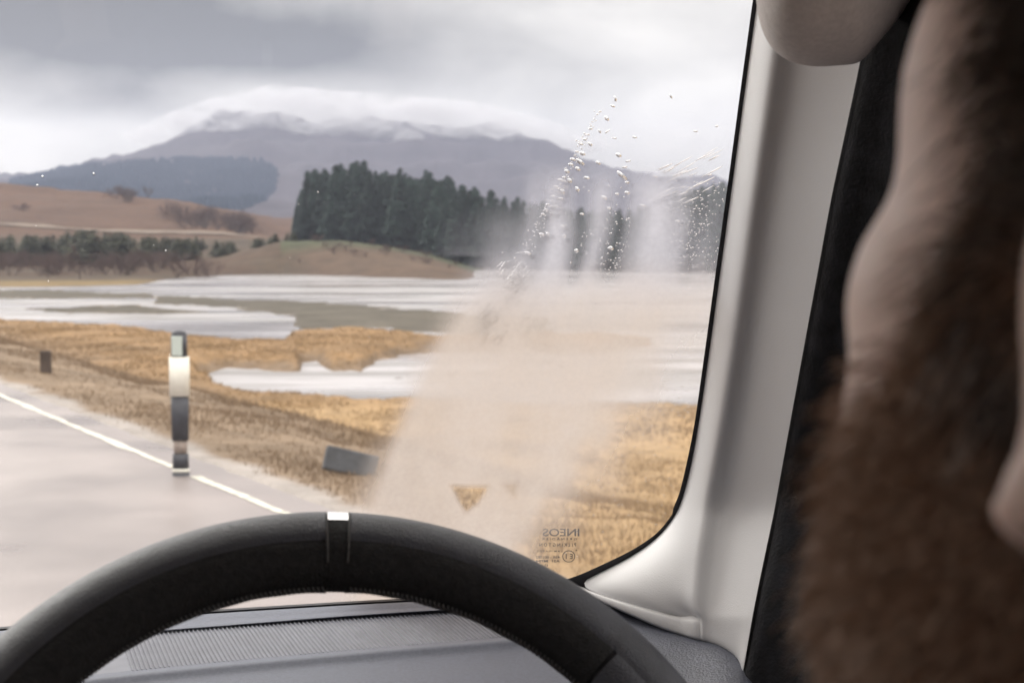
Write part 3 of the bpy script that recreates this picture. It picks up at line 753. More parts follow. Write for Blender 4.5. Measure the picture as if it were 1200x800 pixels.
for t, x, y, h, w in (('INEOS', 679, 628, 9, 43), ('G R E N A D I E R', 676, 632.5, 2.6, 41), ('P I L K I N G T O N', 675, 640, 4, 43), ('.', 676, 645, 1.4, 1.4),
                      ('L A M I N A T E D', 659, 646.5, 2.2, 30), ('43R - 001582', 656, 654, 3, 28), ('AS1  M784', 656, 658.5, 3, 28), ('E 1', 671, 654.5, 6, 8), ('IS', 642, 663.5, 3, 4)):
    mb.add(*glass_text(t, x, y, h, w, WS))
# ring round the approval number
ring = [(666.5 + 7.5 * math.cos(a), 651.5 + 7 * math.sin(a)) for a in np.linspace(0, 2 * math.pi, 33)]
ring2 = [(666.5 + 6.6 * math.cos(a), 651.5 + 6.1 * math.sin(a)) for a in np.linspace(0, 2 * math.pi, 33)]
mb.add([on_ws(*p, -.0075) for p in ring] + [on_ws(*p, -.0075) for p in ring2], [(i, i + 1, i + 34, i + 33) for i in range(32)])
mb.build('maker_mark', mm, WS, False)

# ------------------------------------------------------------------ raindrops on the outside of the glass
drop = bpy.data.materials.new('rain_water'); drop.use_nodes = True; b = drop.node_tree.nodes['Principled BSDF']
b.inputs['Transmission Weight'].default_value = 1; b.inputs['IOR'].default_value = 1.33; b.inputs['Roughness'].default_value = .02; b.inputs['Base Color'].default_value = (1, 1, 1, 1)
def drop_geo(x, y, a, bb, rot, th, lump=0):
    c = on_ws(x, y, -.0055); k = 1.2 / FPX; V = []; nu, nv = 12, 5
    ca, sa = math.cos(rot), math.sin(rot)
    for i in range(nv + 1):
        q = math.pi / 2 * i / nv
        for j in range(nu):
            p = 2 * math.pi * j / nu; rr = math.cos(q) * (1 + lump * math.sin(p * 2 + a)) ; u = a * rr * math.cos(p); v = bb * rr * math.sin(p)
            V.append(c + RR * (u * ca - v * sa) * k + WU * (u * sa + v * ca) * k - WN * th * k * math.sin(q))
    return V, grid_faces(nv + 1, nu, True) + [tuple(range(nu))[::-1]]
big = []; rs = np.random.default_rng(21)
big += [(721, 116, 3.5, 1.4, -1.0), (718, 124.5, 2.6, 1.4, -.3), (711, 139, 3.6, 1.9, -.5), (703, 131, 1.5, 1.2, 0), (692, 151, 2, 1.5, 0), (702.5, 154, 2.6, 1.3, -.7), (712, 154, 4, .9, .8),
        (720, 162, 2.6, 1, 0), (743.5, 161, 2.6, 1.3, 0), (689, 158, 1.6, 1.2, 0), (685, 163.5, 2, 1.5, 0), (681, 169, 2.2, 1.5, 0), (691.5, 169, 3, 1.8, -.4), (682.5, 180, 4, 2, -.2), (676, 178, 1.8, 1.4, 0),
        (725, 182, 4.5, 1.8, -.5), (736, 189, 3, 1.3, .4), (732, 196, 3, 1.3, .3), (701, 191, 3, 1.8, -.3), (680, 190, 6, 2.2, -.8), (671.5, 187, 3, 1.9, 0), (669, 193, 2.6, 2, 0), (677, 198, 3.4, 2, -.3),
        (664.5, 201, 3, 2.2, -.3), (729, 206, 7, 2.6, -.8), (735, 214, 2, 2, 0), (687.5, 208.5, 3.6, 1.7, 0), (667.5, 212, 3.8, 2.2, -.6), (661, 208, 2, 1.7, 0), (657, 211, 2.4, 1.8, 0), (676.5, 222, 4, 1.8, -.8),
        (659, 225, 3.6, 2.6, -.6), (651.5, 219, 2.2, 1.8, 0), (708, 232, 4.6, 1.9, -.5), (735, 226, 2.6, 2.2, 0), (723, 227.5, 2, 1.6, 0), (657, 233, 3, 2, .2), (648.5, 230, 2, 1.7, 0), (652, 242, 2.8, 1.8, 0),
        (713.5, 244, 2, 1.7, 0), (753, 241, 3, 1.8, 0), (642, 240, 2, 2, 0), (640, 246, 2, 1.7, 0), (647, 250, 2.4, 1.8, 0), (636, 251, 2, 1.6, 0), (682, 251, 2, 1.7, 0), (659, 265, 2.2, 2, 0), (635, 275, 2.6, 2.6, 0),
        (642, 274, 1.8, 3, 0), (661, 277, 1.8, 3, 0), (716, 291, 2.6, 3, 0), (675.5, 294, 2, 3, -.3), (619, 297, 3, 2.4, 0), (791, 206, 3.5, 1.2, .5), (768, 207, 3, 1.2, -.2), (786, 113, 3, 1, -.8), (840, 148, 1.6, 1.2, 0),
        (815, 154, 2.4, 1.2, 0), (832, 205, 2, 1.2, .4), (794, 259, 2.4, 1.5, 0), (800, 322, 2, 1.5, 0), (694, 352, 1.8, 1.4, 0), (50, 207, .8, 1.5, 0), (110, 204, .8, 1.6, 0), (44, 217, 1.1, .9, 0)]
for (x, y, a, bb_, r) in big:
    V, Fc = drop_geo(x, y, a, bb_, r, min(a, bb_) * .6, .22)
    o = mesh('raindrop', V, Fc, drop); tag(o, 'clear raindrop clinging to the outside of the windscreen', 'raindrop', 'raindrops on the windscreen')
mb = MB()
def line_pt(t): return np.interp(t, [0, .3, .6, 1], [702, 668, 630, 556]), np.interp(t, [0, .3, .6, 1], [130, 196, 270, 392])
for k in range(210):
    t = rs.random() ** .9; x, y = line_pt(t); mb.add(*drop_geo(x + rs.normal() * (2 + 6 * t), y + rs.normal() * 4, rs.uniform(.4, 1.3), rs.uniform(.4, 1.0), rs.uniform(-1, 1), .4))
for k in range(60): mb.add(*drop_geo(rs.uniform(650, 742), rs.uniform(215, 335), rs.uniform(.4, 1.3), rs.uniform(.4, 1.3), rs.uniform(-1, 1), .7))
for k in range(90): mb.add(*drop_geo(rs.normal(712, 14), rs.normal(290, 28), rs.uniform(.4, 1.1), rs.uniform(.4, 1.1), 0, .6))
for k in range(380):
    y = rs.uniform(212, 342); x = rs.normal(np.interp(y, [210, 340], [822, 800]), 24)
    if x < np.interp(y, ey_ := [p[1] for p in EDGE], [p[0] for p in EDGE]) - 4: mb.add(*drop_geo(x, y, rs.uniform(.4, 1.3), rs.uniform(.3, .7), rs.uniform(0, 1), .35))
for k in range(120): mb.add(*drop_geo(rs.normal(612, 26), rs.normal(372, 30), rs.uniform(.4, 1.5), rs.uniform(.4, 1.2), 0, .6))
for k in range(110): mb.add(*drop_geo(rs.uniform(660, 790), rs.uniform(500, 680), rs.uniform(.3, .9), rs.uniform(.3, .9), 0, .5))
for k in range(14): mb.add(*drop_geo(rs.uniform(0, 560), rs.uniform(190, 450), rs.uniform(.3, .8), rs.uniform(.3, .9), 0, .5))
for k in range(80): mb.add(*drop_geo(rs.uniform(745, 822), rs.normal(462, 18), rs.uniform(.4, 1.2), rs.uniform(.4, .8), 0, .5))
# wiped streaks
for k in range(26):
    t = rs.random(); x0 = rs.uniform(765, 850); y0 = 206 - (x0 - 765) * .35 + rs.uniform(-6, 46); mb.add(*drop_geo(min(x0, 846 - (y0 - 190) * .14 - 10), y0, rs.uniform(5, 16), rs.uniform(.4, .9), .5 + rs.normal() * .06, .6))
for k in range(16):
    mb.add(*drop_geo(rs.normal(600, 10), rs.uniform(308, 345), rs.uniform(4, 11), rs.uniform(.4, .7), 1.0 + rs.normal() * .08, .6))
for k in range(14):
    mb.add(*drop_geo(rs.normal(568, 8), rs.uniform(355, 395), rs.uniform(4, 9), rs.uniform(.4, .7), 1.0 + rs.normal() * .08, .6))
o = mb.build('fine_raindrops', drop); tag(o, 'fine spray of tiny droplets and wiped streaks on the windscreen', 'water droplets', kind='stuff')

# ------------------------------------------------------------------ windscreen pillar
def wsF(x, y): return on_ws(x, y).dot(F)
rows = []
EX = [p[0] for p in EDGE]; EY = [p[1] for p in EDGE]
def xr(y): return np.interp(y, [-140, 0, 77, 150, 225, 310, 390, 500, 600, 680, 772, 860], [1050, 1022, 1007, 992, 975, 960, 945, 925, 907, 890, 872, 852])
def xv(y): return np.interp(y, [-140, 60, 100, 200, 300, 400, 500, 600, 725, 860], [960, 935, 930, 912, 898, 884, 868, 850, 832, 812])
for y in [-140, -60, 0, 60, 110, 170, 230, 300, 370, 440, 510, 560, 592, 610, 630, 648, 664, 684, 697, 708, 718, 724]:
    if y <= 684: x0 = np.interp(y, EY, EX) + 0
    else: x0 = np.interp(y, [684, 697, 708, 718, 724], [676, 706, 742, 778, 806])
    x2 = np.interp(y, EY, EX) + 14 if y < 560 else np.interp(y, [560, 600, 650, 700, 715, 724], [821, 812, 804, 800, 804, 816])
    x2 = max(x2, x0 + 4); v = xv(y); r = xr(y); g = max(0, y - 590) * .0006; f0 = wsF(x0, y) - max(0, y - 684) * .0028
    fb = wsF(800, y) if y > 600 else f0
    w = v - x2
    pts = [(x0, f0 - .004), (x0 * .5 + x2 * .5, (f0 - .02) if y < 590 else (f0 + fb - .04 - g) / 2 - .006), (x2, fb - .040 - g), (x2 + w * .28, fb - .064 - g), (x2 + w * .6, fb - .066 - g), (v, fb - .070 - g), (v + (r - v) * .3, fb - .086 - g), (v + (r - v) * .7, fb - .112 - g), (r - 2, fb - .130 - g), (r, fb - .132 - g)]
    rows.append([at_F(px, y, ff) for px, ff in pts])
lastx = [px for px, ff in pts]; lastf = [ff for px, ff in pts]
for q in (.25, .6, .92, 1.0):
    rows.append([at_F(px - (q * 11 if j >= 8 else 0), 724 + q * (np.interp(px, [806, 842, 856, 870, 884], [746, 757, 763, 774, 792]) - 724), ff + (.006 if q == 1 else 0)) for j, (px, ff) in enumerate(zip(lastx, lastf))])
V = [p for r in rows for p in r]
pil = mesh('pillar_trim', V, grid_faces(len(rows), 10), plast, CAR); addmod_subsurf(pil, 2)
# moulded lip that closes the bottom of the trim
LX = [660, 676, 706, 742, 778, 800, 816, 830, 844, 857, 868, 875]
LT = [681, 686, 698, 709, 719, 724, 725, 725, 724, 722, 720, 718]
LB = [684, 690, 706, 722, 738, 745, 749, 753, 758, 764, 774, 790]
LF = [-.003, -.009, -.042, -.073, -.101, -.116, -.092, -.108, -.132, -.160, -.194, -.214]
LX = LX[:6] + [812, 828]; LT = LT[:6] + [724.5, 724.5]; LB = LB[:6] + [748.5, 753]; LF = LF[:6] + [-.134, -.139]; LX2 = LX3 = LX
rows = []
for q, df in ((-.45, .020), (.0, -.001), (.12, -.004), (.85, -.006), (1.0, -.004), (1.04, .02)):
    row = []
    for x2_, x3_, t, b_, lf in zip(LX2, LX3, LT, LB, LF):
        x = x2_; fb = wsF(x, t)
        row.append(at_F(x, t + (b_ - t) * q, fb + lf + df))
    rows.append(row)
lip = mesh('pillar_lip', [p for r in rows for p in r], grid_faces(len(rows), len(LX)), plast, CAR); addmod_subsurf(lip, 2)
# dash end cap under the lip
rows = []
for k, (dy, df) in enumerate(((-2, .01), (2, 0), (14, -.02), (34, -.05), (70, -.10), (130, -.12), (240, -.12))):
    row = []
    for j, x in enumerate([600, 640, 680, 720, 760, 800, 830, 850, 870, 886]):
        low = np.interp(x, [600, 676, 706, 742, 778, 806, 842, 856, 870, 886], [688, 688, 704, 720, 736, 745, 756, 762, 774, 794])
        ff = wsF(800, 724) + np.interp(x, [600, 690, 742, 800, 886], [.02, -.03, -.073, -.122, -.214])
        yy = low + dy + (0 if dy < 2 else (x - 600) / 286 * dy * .1)
        row.append(at_F(x + dy * (x - 600) / 286 * .22, yy, ff + df))
    rows.append(row)
o = mesh('dash_end', [p for r in rows for p in r], grid_faces(len(rows), 10), dash2, CAR); addmod_subsurf(o, 2)
# black door frame and seal beyond the pillar
rows = []
for y in np.linspace(-160, 980, 44):
    r = xr(y); fb = wsF(800, min(y, 724)) if y > 600 else wsF(np.interp(y, EY, EX), y)
    fb -= max(0, min(y, 724) - 590) * .0006
    rows.append([at_F(r - 14, y, fb - .05), at_F(r - 1, y, fb - .130), at_F(r + 12, y, fb - .145), at_F(r + 50, y, fb - .16), at_F(r + 110, y, fb - .22), at_F(r + 190, y, fb - .30), at_F(r + 230, y, fb - .31)])
o = mesh('door_frame', [p for r in rows for p in r], grid_faces(len(rows), 7), black, CAR); addmod_subsurf(o, 1)

# headliner corner (rounded end of the roof trim)
def corner():
    out = smooth_curve([(868, -60), (884, -10), (888, 15), (894, 38), (906, 58), (926, 72), (952, 78), (982, 77), (1007, 73), (1024, 56), (1042, 35), (1062, 8), (1100, -60)], 4)
    c = np.array([985, -90.]); rows = []
    f = wsF(880, 0) - .20
    for s, df in ((1.0, .05), (1.0, .025), (.985, .008), (.95, -.008), (.86, -.026), (.72, -.042), (.5, -.055), (.2, -.062)):
        rows.append([at_F(*(c + (np.array(p) - c) * s), f + df) for p in out])
    o = mesh('headliner_corner', [p for r in rows for p in r], grid_faces(len(rows), len(out)), liner, CAR); addmod_subsurf(o, 1)
corner()

# ------------------------------------------------------------------ dashboard
def dash():
    def base(x): return np.interp(x, [-700, 15, 130, 250, 400, 437, 600, 720], [800, 732.5, 723, 713.5, 704.3, 702.3, 694, 689])
    def gt(x): return np.interp(x, [-700, 200, 400, 500, 720], [830, 738, 723, 716.5, 706])
    def gb(x): return np.interp(x, [-700, 200, 300, 400, 500, 583, 720], [880, 780.5, 771, 762, 753.5, 746.5, 736])
    xs = np.linspace(-700, 688, 60)
    zb = on_ws(400, 704.3)[2]
    def rowz(fn, z): return [at_z(x, fn(x), z) for x in xs]
    def rowf(fn, prev, df):     # same ray, forward distance relative to the previous row
        return [at_F(x, fn(x), p.dot(F) + df) for x, p in zip(xs, prev)]
    def shell(name, rows, m, lv=1):
        o = mesh(name, [p for r in rows for p in r], grid_faces(len(rows), len(xs)), m, D0)
        if o.data.polygons[0].normal.z < 0: o.data.flip_normals()
        if lv: addmod_subsurf(o, lv)
        return o
    D0 = empty('dashboard', (0, 0, 0), CAR); D0.location = (0, 0, 0)
    r0 = rowz(lambda x: base(x) - 1, zb); r0 = [p - UP * .03 for p in r0]
    a = rowz(lambda x: base(x) + .3, zb); 
    # dark gap strip
    g = shell('windscreen_gasket', [[p - UP * .04 for p in a], a, rowf(lambda x: base(x) + 2.6, a, -.004)], seal, 0)
    s = rowf(lambda x: base(x) + 2.2, a, -.006); rows = [[p - UP * .02 for p in s], s]
    b = rowz(lambda x: base(x) + 6, s[30][2] + .001); rows.append(b)
    c = rowz(lambda x: base(x) + 11, s[30][2]); rows.append(c)
    d = rowf(lambda x: base(x) + 13, c, -.003); rows.append(d)
    e = rowf(lambda x: min(base(x) + 20, gt(x) - 1.5), d, -.022); rows.append(e)
    zg = e[30][2]
    e2 = rowz(lambda x: gt(x), zg - .001); rows.append(e2)
    shell('defroster_ledge', rows, dashm, 2)
    # grille bed + ribs
    bed0 = rowz(lambda x: gt(x), zg - .003); bed1 = rowz(lambda x: gb(x), zg - .003)
    shell('speaker_grille', [bed0, bed1], ribm, 0)
    mb = MB()
    d0 = at_z(268, 740, zg); d1 = at_z(288, 772, zg); dv = d1 - d0; nx = RR
    for k in range(-16, 93):
        x0 = 160 + k * 4.9
        p = at_z(x0 - 19, gt(x0 - 19) - .5, zg - .003)
        # follow the rib direction to the lower edge of the grille
        t = 1.0; q = p
        for _ in range(60):
            q = q + dv * .03
            rel = q - O; dep = rel[1] * CP - rel[2] * SP; sx = 600 + FPX * rel[0] / dep; sy = 400 - FPX * (rel[1] * SP + rel[2] * CP) / dep
            if sy > gb(sx) + 1.5: break
        # keep to the right of the grille's slanted left end
        if x0 - 19 < 140: continue
        w = .0010; h = .0013
        V = [p - nx * w, p + nx * w, p + nx * w * .3 + UP * h, p - nx * w * .3 + UP * h, q - nx * w, q + nx * w, q + nx * w * .3 + UP * h, q - nx * w * .3 + UP * h]
        mb.add(V, [(0, 1, 5, 4), (1, 2, 6, 5), (2, 3, 7, 6), (3, 0, 4, 7), (0, 3, 2, 1), (4, 5, 6, 7)])
    mb.build('grille_ribs', ribm, D0, False)
    r = rowz(lambda x: gb(x) - .6, zg - .003); rows = [r]
    r = rowf(lambda x: gb(x) - .2, r, -.0); rows.append(rowf(lambda x: gb(x) + 0, r, -.001))
    r = rowz(lambda x: gb(x) + 3, zg + .003); rows.append(r)
    r = rowf(lambda x: gb(x) + 6, r, -.004); rows.append(r)
    r = rowf(lambda x: gb(x) + 15, r, -.004); rows.append(r)
    zl = r[30][2]
    r = rowz(lambda x: gb(x) + 19, zl - .001); rows.append(r)
    rows.append(rowz(lambda x: gb(x) + 60, zl - .004)); r = rowz(lambda x: gb(x) + 130, zl - .02); rows.append(r)
    rows.append([p - UP * .1 - F * .02 for p in r]); rows.append([p - UP * .5 - F * .0 for p in r])
    shell('dash_top', rows, dashm, 2)
dash()

# ------------------------------------------------------------------ steering wheel
def wheel():
    C = np.array([-.0739, .6015, 1.4704]); yaw, tilt = .21, .7459; RM = .178; ra, rb = .0209, .0160
    n = np.array([math.sin(yaw) * math.cos(tilt), -math.cos(yaw) * math.cos(tilt), math.sin(tilt)])
    r = np.cross([0, 0, 1.], n); r /= np.linalg.norm(r); u = np.cross(n, r)
    Wm = empty('steering_wheel', (0, 0, 0), CAR); Wm.location = (0, 0, 0)
    def P(a, t, sc=1.0, dr=0):
        # a = clock angle from the top, t = angle round the rim section (0 = outward, 90 deg = towards the driver)
        e = math.sin(a) * r + math.cos(a) * u
        return C + e * (RM + (ra * sc + dr) * math.cos(t)) + n * ((rb * sc + dr) * math.sin(t))
    def sect(a0, a1, t0, t1, sc, na, ntt, wob=0, dr=0, lips=True):
        V = []
        ts = np.linspace(t0, t1, ntt)
        for i in range(na + 1):
            a = a0 + (a1 - a0) * i / na
            for t in ts:
                k = sc
                # rolled edges tuck into the seam
                if lips:
                    ed = min(t - t0, t1 - t); k = sc * (1 - .055 * math.exp(-(ed / .09) ** 2))
                k *= 1 + wob * mnoise.noise(Vector((a * 9, t * 2, 1)))
                V.append(P(a, t, k, dr))
        return V, grid_faces(na + 1, ntt)
    T1 = R_(97)        # seam between outer band and grip leather
    m1 = .028; AM = .072
    full = math.pi
    # outer band: all round except the 12 o'clock marker
    for (a0, a1) in ((m1, full), (-full, -m1)):
        pass
    mb = MB(); mb.add(*sect(AM + m1, full, R_(-75), T1, 1.0, 150, 22)); mb.add(*sect(-full, AM - m1, R_(-75), T1, 1.0, 150, 22)); mb.build('rim_outer_leather', leather, Wm)
    mb = MB()
    jl, jr = R_(57), R_(52)
    for (a0, a1) in ((AM + m1, jr), (-jl, AM - m1)):
        mb.add(*sect(a0, a1, T1, R_(285), 1.0, 120, 30, .03))
    mb.build('rim_grip_leather', perf, Wm)
    mb = MB(); 
    for (a0, a1) in ((jr + .012, full), (-full, -jl - .012)): mb.add(*sect(a0, a1, T1, R_(285), 1.02, 60, 30))
    mb.build('rim_spoke_cover', leather, Wm)
    # core that closes the seams
    V = []; 
    for i in range(201):
        a = -math.pi + 2 * math.pi * i / 200
        for j in range(20): V.append(P(a, 2 * math.pi * j / 20, .93))
    mesh('rim_core', V, grid_faces(201, 20, True), seal, Wm)
    silver = mat('marker_silver', (.95, .95, .96), .28, .5); silver.node_tree.nodes['Principled BSDF'].inputs['Metallic'].default_value = 1
    V, Fc = sect(AM - m1 * .9, AM + m1 * .95, R_(-60), R_(62), 1.0, 6, 16, lips=False); mesh('centre_marker', V, Fc, silver, Wm)
    V, Fc = sect(AM - m1 * .9, AM + m1 * .95, R_(62), R_(290), .985, 6, 30, lips=False); mesh('centre_band', V, Fc, perf, Wm)
    th = mat('stitch_thread', (.10, .10, .10), .8, .3)
    mb = MB()
    for sgn, aa in ((1, AM + m1 * 1.06), (-1, AM - m1 * 1.04)):
        mb.add(*tube([P(aa, t, 1.0) for t in np.linspace(R_(45), R_(130), 16)], .0006, 6))
    # lacing along the inner edge
    for a in np.arange(-1.0, .95, .0145):
        if abs(a - AM) < .034: continue
        p = P(a, R_(172), 1.01); q = P(a + .008, R_(186), 1.01); mb.add(*tube([p, (p + q) / 2 - (math.sin(a) * r + math.cos(a) * u) * .0008, q], .0007, 5))
    mb.build('stitching', th, Wm)
    # hub and spokes (below the frame)
    mb = MB(); M = np.stack([r, u, n], 1); mb.ell(C - n * .03, (.075, .06, .03), M, 24, 12); hub = mb.build('hub', leather, Wm)
    for a in (R_(100), R_(-100), R_(180)):
        mb = MB(); e = math.sin(a) * r + math.cos(a) * u; mb.cap(C - n * .03 + e * .05, C + e * .165, .018, .012); mb.build('spoke', leather, Wm)
    mb = MB(); mb.cap(C - n * .04, C - n * .3, .035, .045); mb.build('steering_column', black, Wm)
    return C, r, u, n, RM
WC = wheel()

# ------------------------------------------------------------------ rest of the cabin (closes the car so the light comes in by its windows)
def shell():
    liner2 = liner
    def slab_(name, c, h, m, w=.01):
        mb = MB(); M = np.stack([RR, F, UP], 1); mb.box(car(*c), h, M); o = mb.build(name, m, CAR, False); bevel(o, w, 3); return o
    slab_('roof', (-.28, -.35, 2.03), (.84, 1.28, .03), liner2)
    slab_('floor', (-.28, -.1, .58), (.82, 1.3, .03), black)
    slab_('door_panel', (.56, -.3, 1.02), (.04, 1.15, .42), black); slab_('door_panel', (-1.12, -.3, 1.02), (.04, 1.15, .42), black)
    slab_('window_pillar', (.56, -.42, 1.72), (.035, .08, .30), black); slab_('window_pillar', (-1.12, -.42, 1.72), (.035, .08, .30), black)
    slab_('rear_panel', (-.28, -1.55, 1.3), (.84, .04, .72), black)
    slab_('rear_side_panel', (.56, -1.2, 1.72), (.035, .36, .30), black); slab_('rear_side_panel', (-1.12, -1.2, 1.72), (.035, .36, .30), black)
    slab_('far_pillar', (-1.06, .98, 1.7), (.05, .05, .34), plast)
    slab_('bulkhead', (-.28, 1.35, .85), (.82, .03, .28), black)
    # driver's seat
    s = slab_('seat_cushion', (.20, .05, .92), (.25, .25, .07), black, .04)
    s = slab_('seat_backrest', (.20, -.14, 1.2), (.23, .06, .26), black, .04)
shell()

# ================================================================== THE DRIVER
def person():
    yaw = R_(-12 + HYAW); pit = R_(HPIT); rol = R_(HROL)
    f0 = np.array([math.sin(yaw), math.cos(yaw), 0]); r0 = np.array([math.cos(yaw), -math.sin(yaw), 0])
    f1 = f0 * math.cos(pit) + UP * math.sin(pit); u1 = -f0 * math.sin(pit) + UP * math.cos(pit)
    r2 = r0 * math.cos(rol) + u1 * math.sin(rol); u2 = -r0 * math.sin(rol) + u1 * math.cos(rol)
    M = np.stack([r2, f1, u2], 1); Hc = np.array(HC)
    mb = MB()
    E_ = lambda c, r, nu=24, nv=16: mb.ell(Hc + M @ np.array(c), r, M, nu, nv)
    K = lambda a, b, ra, rb=None: mb.cap(Hc + M @ np.array(a), Hc + M @ np.array(b), ra, rb)
    E_((0, -.012, .040), (.077, .099, .092))
    E_((0, .028, -.030), (.064, .066, .080))
    E_((0, .036, -.070), (.046, .052, .050))
    for s in (-1, 1):
        E_((s * .041, .056, -.020), (.0265, .028, .028))        # cheekbone
        E_((s * .047, .026, -.058), (.022, .038, .034))         # jaw muscle
        K((s * .012, .083, .034), (s * .046, .062, .034), .012, .011)   # brow
        E_((s * .013, .098, -.030), (.009, .011, .008))         # nostril wing
        E_((s * .014, .084, -.060), (.016, .010, .007)); E_((s * .012, .083, -.070), (.014, .010, .007))
        E_((s * .050, .052, .022), (.018, .026, .034)); E_((s * .048, .048, .002), (.019, .026, .026)); E_((s * .045, .044, -.045), (.022, .034, .034)); E_((s * .043, .048, -.036), (.0235, .030, .026)); E_((s*.030, .060, -.082), (.022,.024,.024))
        K((s * .055, .05, -.022), (s * .070, .008, -.008), .010, .010)   # zygomatic arch
        # ear: bowl, rolled rim, lobe
        E_((s * .080, -.014, -.014), (.007, .016, .028))
        pts = [(s * (.084 + .004 * math.sin(t)), -.016 - .017 * math.cos(t) * 1.0, -.007 + .030 * math.sin(t)) for t in np.linspace(-1.2, 4.0, 12)]
        for a, b in zip(pts, pts[1:]): K(a, b, .0045)
        E_((s * .083, -.0075, -.041), (.006, .008, .009))
    K((0, .088, .030), (0, .112, -.020), .0085, .011); E_((0, .110, -.026), (.011, .012, .010))
    E_((0, .070, -.103), (.024, .020, .018))
    E_((0, .078, -.065), (.030, .014, .020))
    # neck, trunk and arms (world-upright)
    nb = Hc + M @ np.array([0, -.03, -.05]); base = np.array([Hc[0], Hc[1], 0]) - F * .06
    mb.cap(nb, base + UP * (Hc[2] - .21), .058, .064)
    sh = base + UP * (Hc[2] - .285)
    mb.cap(sh - RR * .15, sh + RR * .15, .066); mb.ell(base + UP * (Hc[2] - .46), (.185, .125, .25), np.stack([RR, F, UP], 1), 24, 16)
    C, r, u, n, RM = WC
    hands = []
    for s in (-1, 1):
        a = R_(s * 118); e = math.sin(a) * r + math.cos(a) * u; tng = math.cos(a) * r - math.sin(a) * u
        hold = C + e * RM
        shd = sh + RR * s * .175; palm = hold + n * .030 + e * .006; wrist = palm + n * .055 - u * .045 + r * s * .012
        elb = (shd + wrist) / 2 + RR * s * .07 - UP * .16 - F * .02
        mb.cap(shd, elb, .052, .040); mb.cap(elb, wrist, .038, .026); mb.cap(wrist, palm, .026, .024)
        for q in range(4):
            off = tng * (q - 1.5) * .020; L = (1, 1.08, 1.02, .85)[q]
            prev = hold + off + (e * .2 + n) * .030
            for t in (55, 105, 165, 215):
                t2 = R_(t * L * .95); nx = hold + off + (e * math.sin(t2) + n * math.cos(t2)) * .030; mb.cap(prev, nx, .0088, .0082); prev = nx
            mb.cap(palm + off * .8, hold + off + n * .030, .013, .010)
        t0 = palm - tng * s * .0 - e * .02; mb.cap(t0, hold - e * .030 + n * .012 + tng * s * -.03, .012, .0095); mb.cap(hold - e * .030 + n * .012 + tng * s * -.03, hold - e * .024 - n * .012 + tng * s * -.045, .0095, .008)
        hands.append((shd, elb, wrist))
    P = empty('person', tuple(base + UP * .95)); tag(P, 'bearded driver seen close from behind the left ear, looking ahead through the windscreen', 'person')
    skin = mat('skin', SKIN, .5, .4, 40, .06, .15, 300, sss=.15)
    o = mb.build('body', skin, P)
    rm = o.modifiers.new('r', 'REMESH'); rm.mode = 'VOXEL'; rm.voxel_size = .0028; rm.use_smooth_shade = True
    sm = o.modifiers.new('s', 'SMOOTH'); sm.factor = .6; sm.iterations = 26
    bpy.context.view_layer.update(); dg = bpy.context.evaluated_depsgraph_get()
    me = bpy.data.meshes.new_from_object(o.evaluated_get(dg)); old = o.data; o.modifiers.clear(); o.data = me; me.name = 'body'
    me.polygons.foreach_set('use_smooth', [True] * len(me.polygons))
    if not me.materials: me.materials.append(skin)
    # eyes
    ew = mat('eye_white', (.7, .68, .66), .2, .6); iris = mat('iris', (.10, .07, .04), .2, .6)
    for s in (-1, 1):
        m2 = MB(); m2.ell(Hc + M @ np.array([s * .031, .072, .012]), (.0125,) * 3, M); ey = m2.build('eye', ew, P)
        m2 = MB(); m2.ell(Hc + M @ np.array([s * .031, .0815, .012]), (.0055, .0035, .0055), M); m2.build('iris', iris, ey)
    # hair and beard strands grown from the skin
    nv = len(me.vertices); co = np.zeros(nv * 3); me.vertices.foreach_get('co', co); co = co.reshape(-1, 3)
    no = np.zeros(nv * 3); me.vertices.foreach_get('normal', no); no = no.reshape(-1, 3)
    lc = (co - Hc) @ M; ln = no @ M
    ax = np.abs(lc[:, 0]); rs_b = np.random.default_rng(2); BD = None

    line = np.interp(lc[:, 1], [-.02, .01, .03, .044, .05, .058, .067, .09], [.03, .03, .02, -.010, -.026, -.032, -.038, -.05])       # beard's upper edge along the cheek
    BD = np.clip((line - lc[:, 2]) / .03, 0, 1)
    beard_zone = (lc[:, 2] < line) & (lc[:, 2] > -.135) & (lc[:, 1] > -.012) & (ax < .079) & ~((ax < .024) & (lc[:, 2] > -.078) & (lc[:, 2] < -.052) & (lc[:, 1] > .07)) & ~((lc[:, 1] > .085) & (lc[:, 2] > -.05))
    beard = beard_zone & (rs_b.random(len(lc)) < .12 + BD)
    hairm = ((lc[:, 2] > np.interp(lc[:, 1], [-.1, -.03, .02, .032, .042, .055, .07], [-.06, -.03, .0, .005, .03, .075, .10])) & (lc[:, 1] < .055)) & (lc[:, 2] < .2) & (ax < .0785)
    hairm |= (lc[:, 1] > -.012) & (lc[:, 1] < .022) & (lc[:, 2] > -.03) & (lc[:, 2] < .05) & (ax < .08) & (ax > .05)
    hmat = mat('beard_hair', (.42, .29, .21), .55, .35, 300, .4); hm2 = mat('head_hair', (.105, .074, .058), .5, .4, 200, .4)
    rs = np.random.default_rng(4)
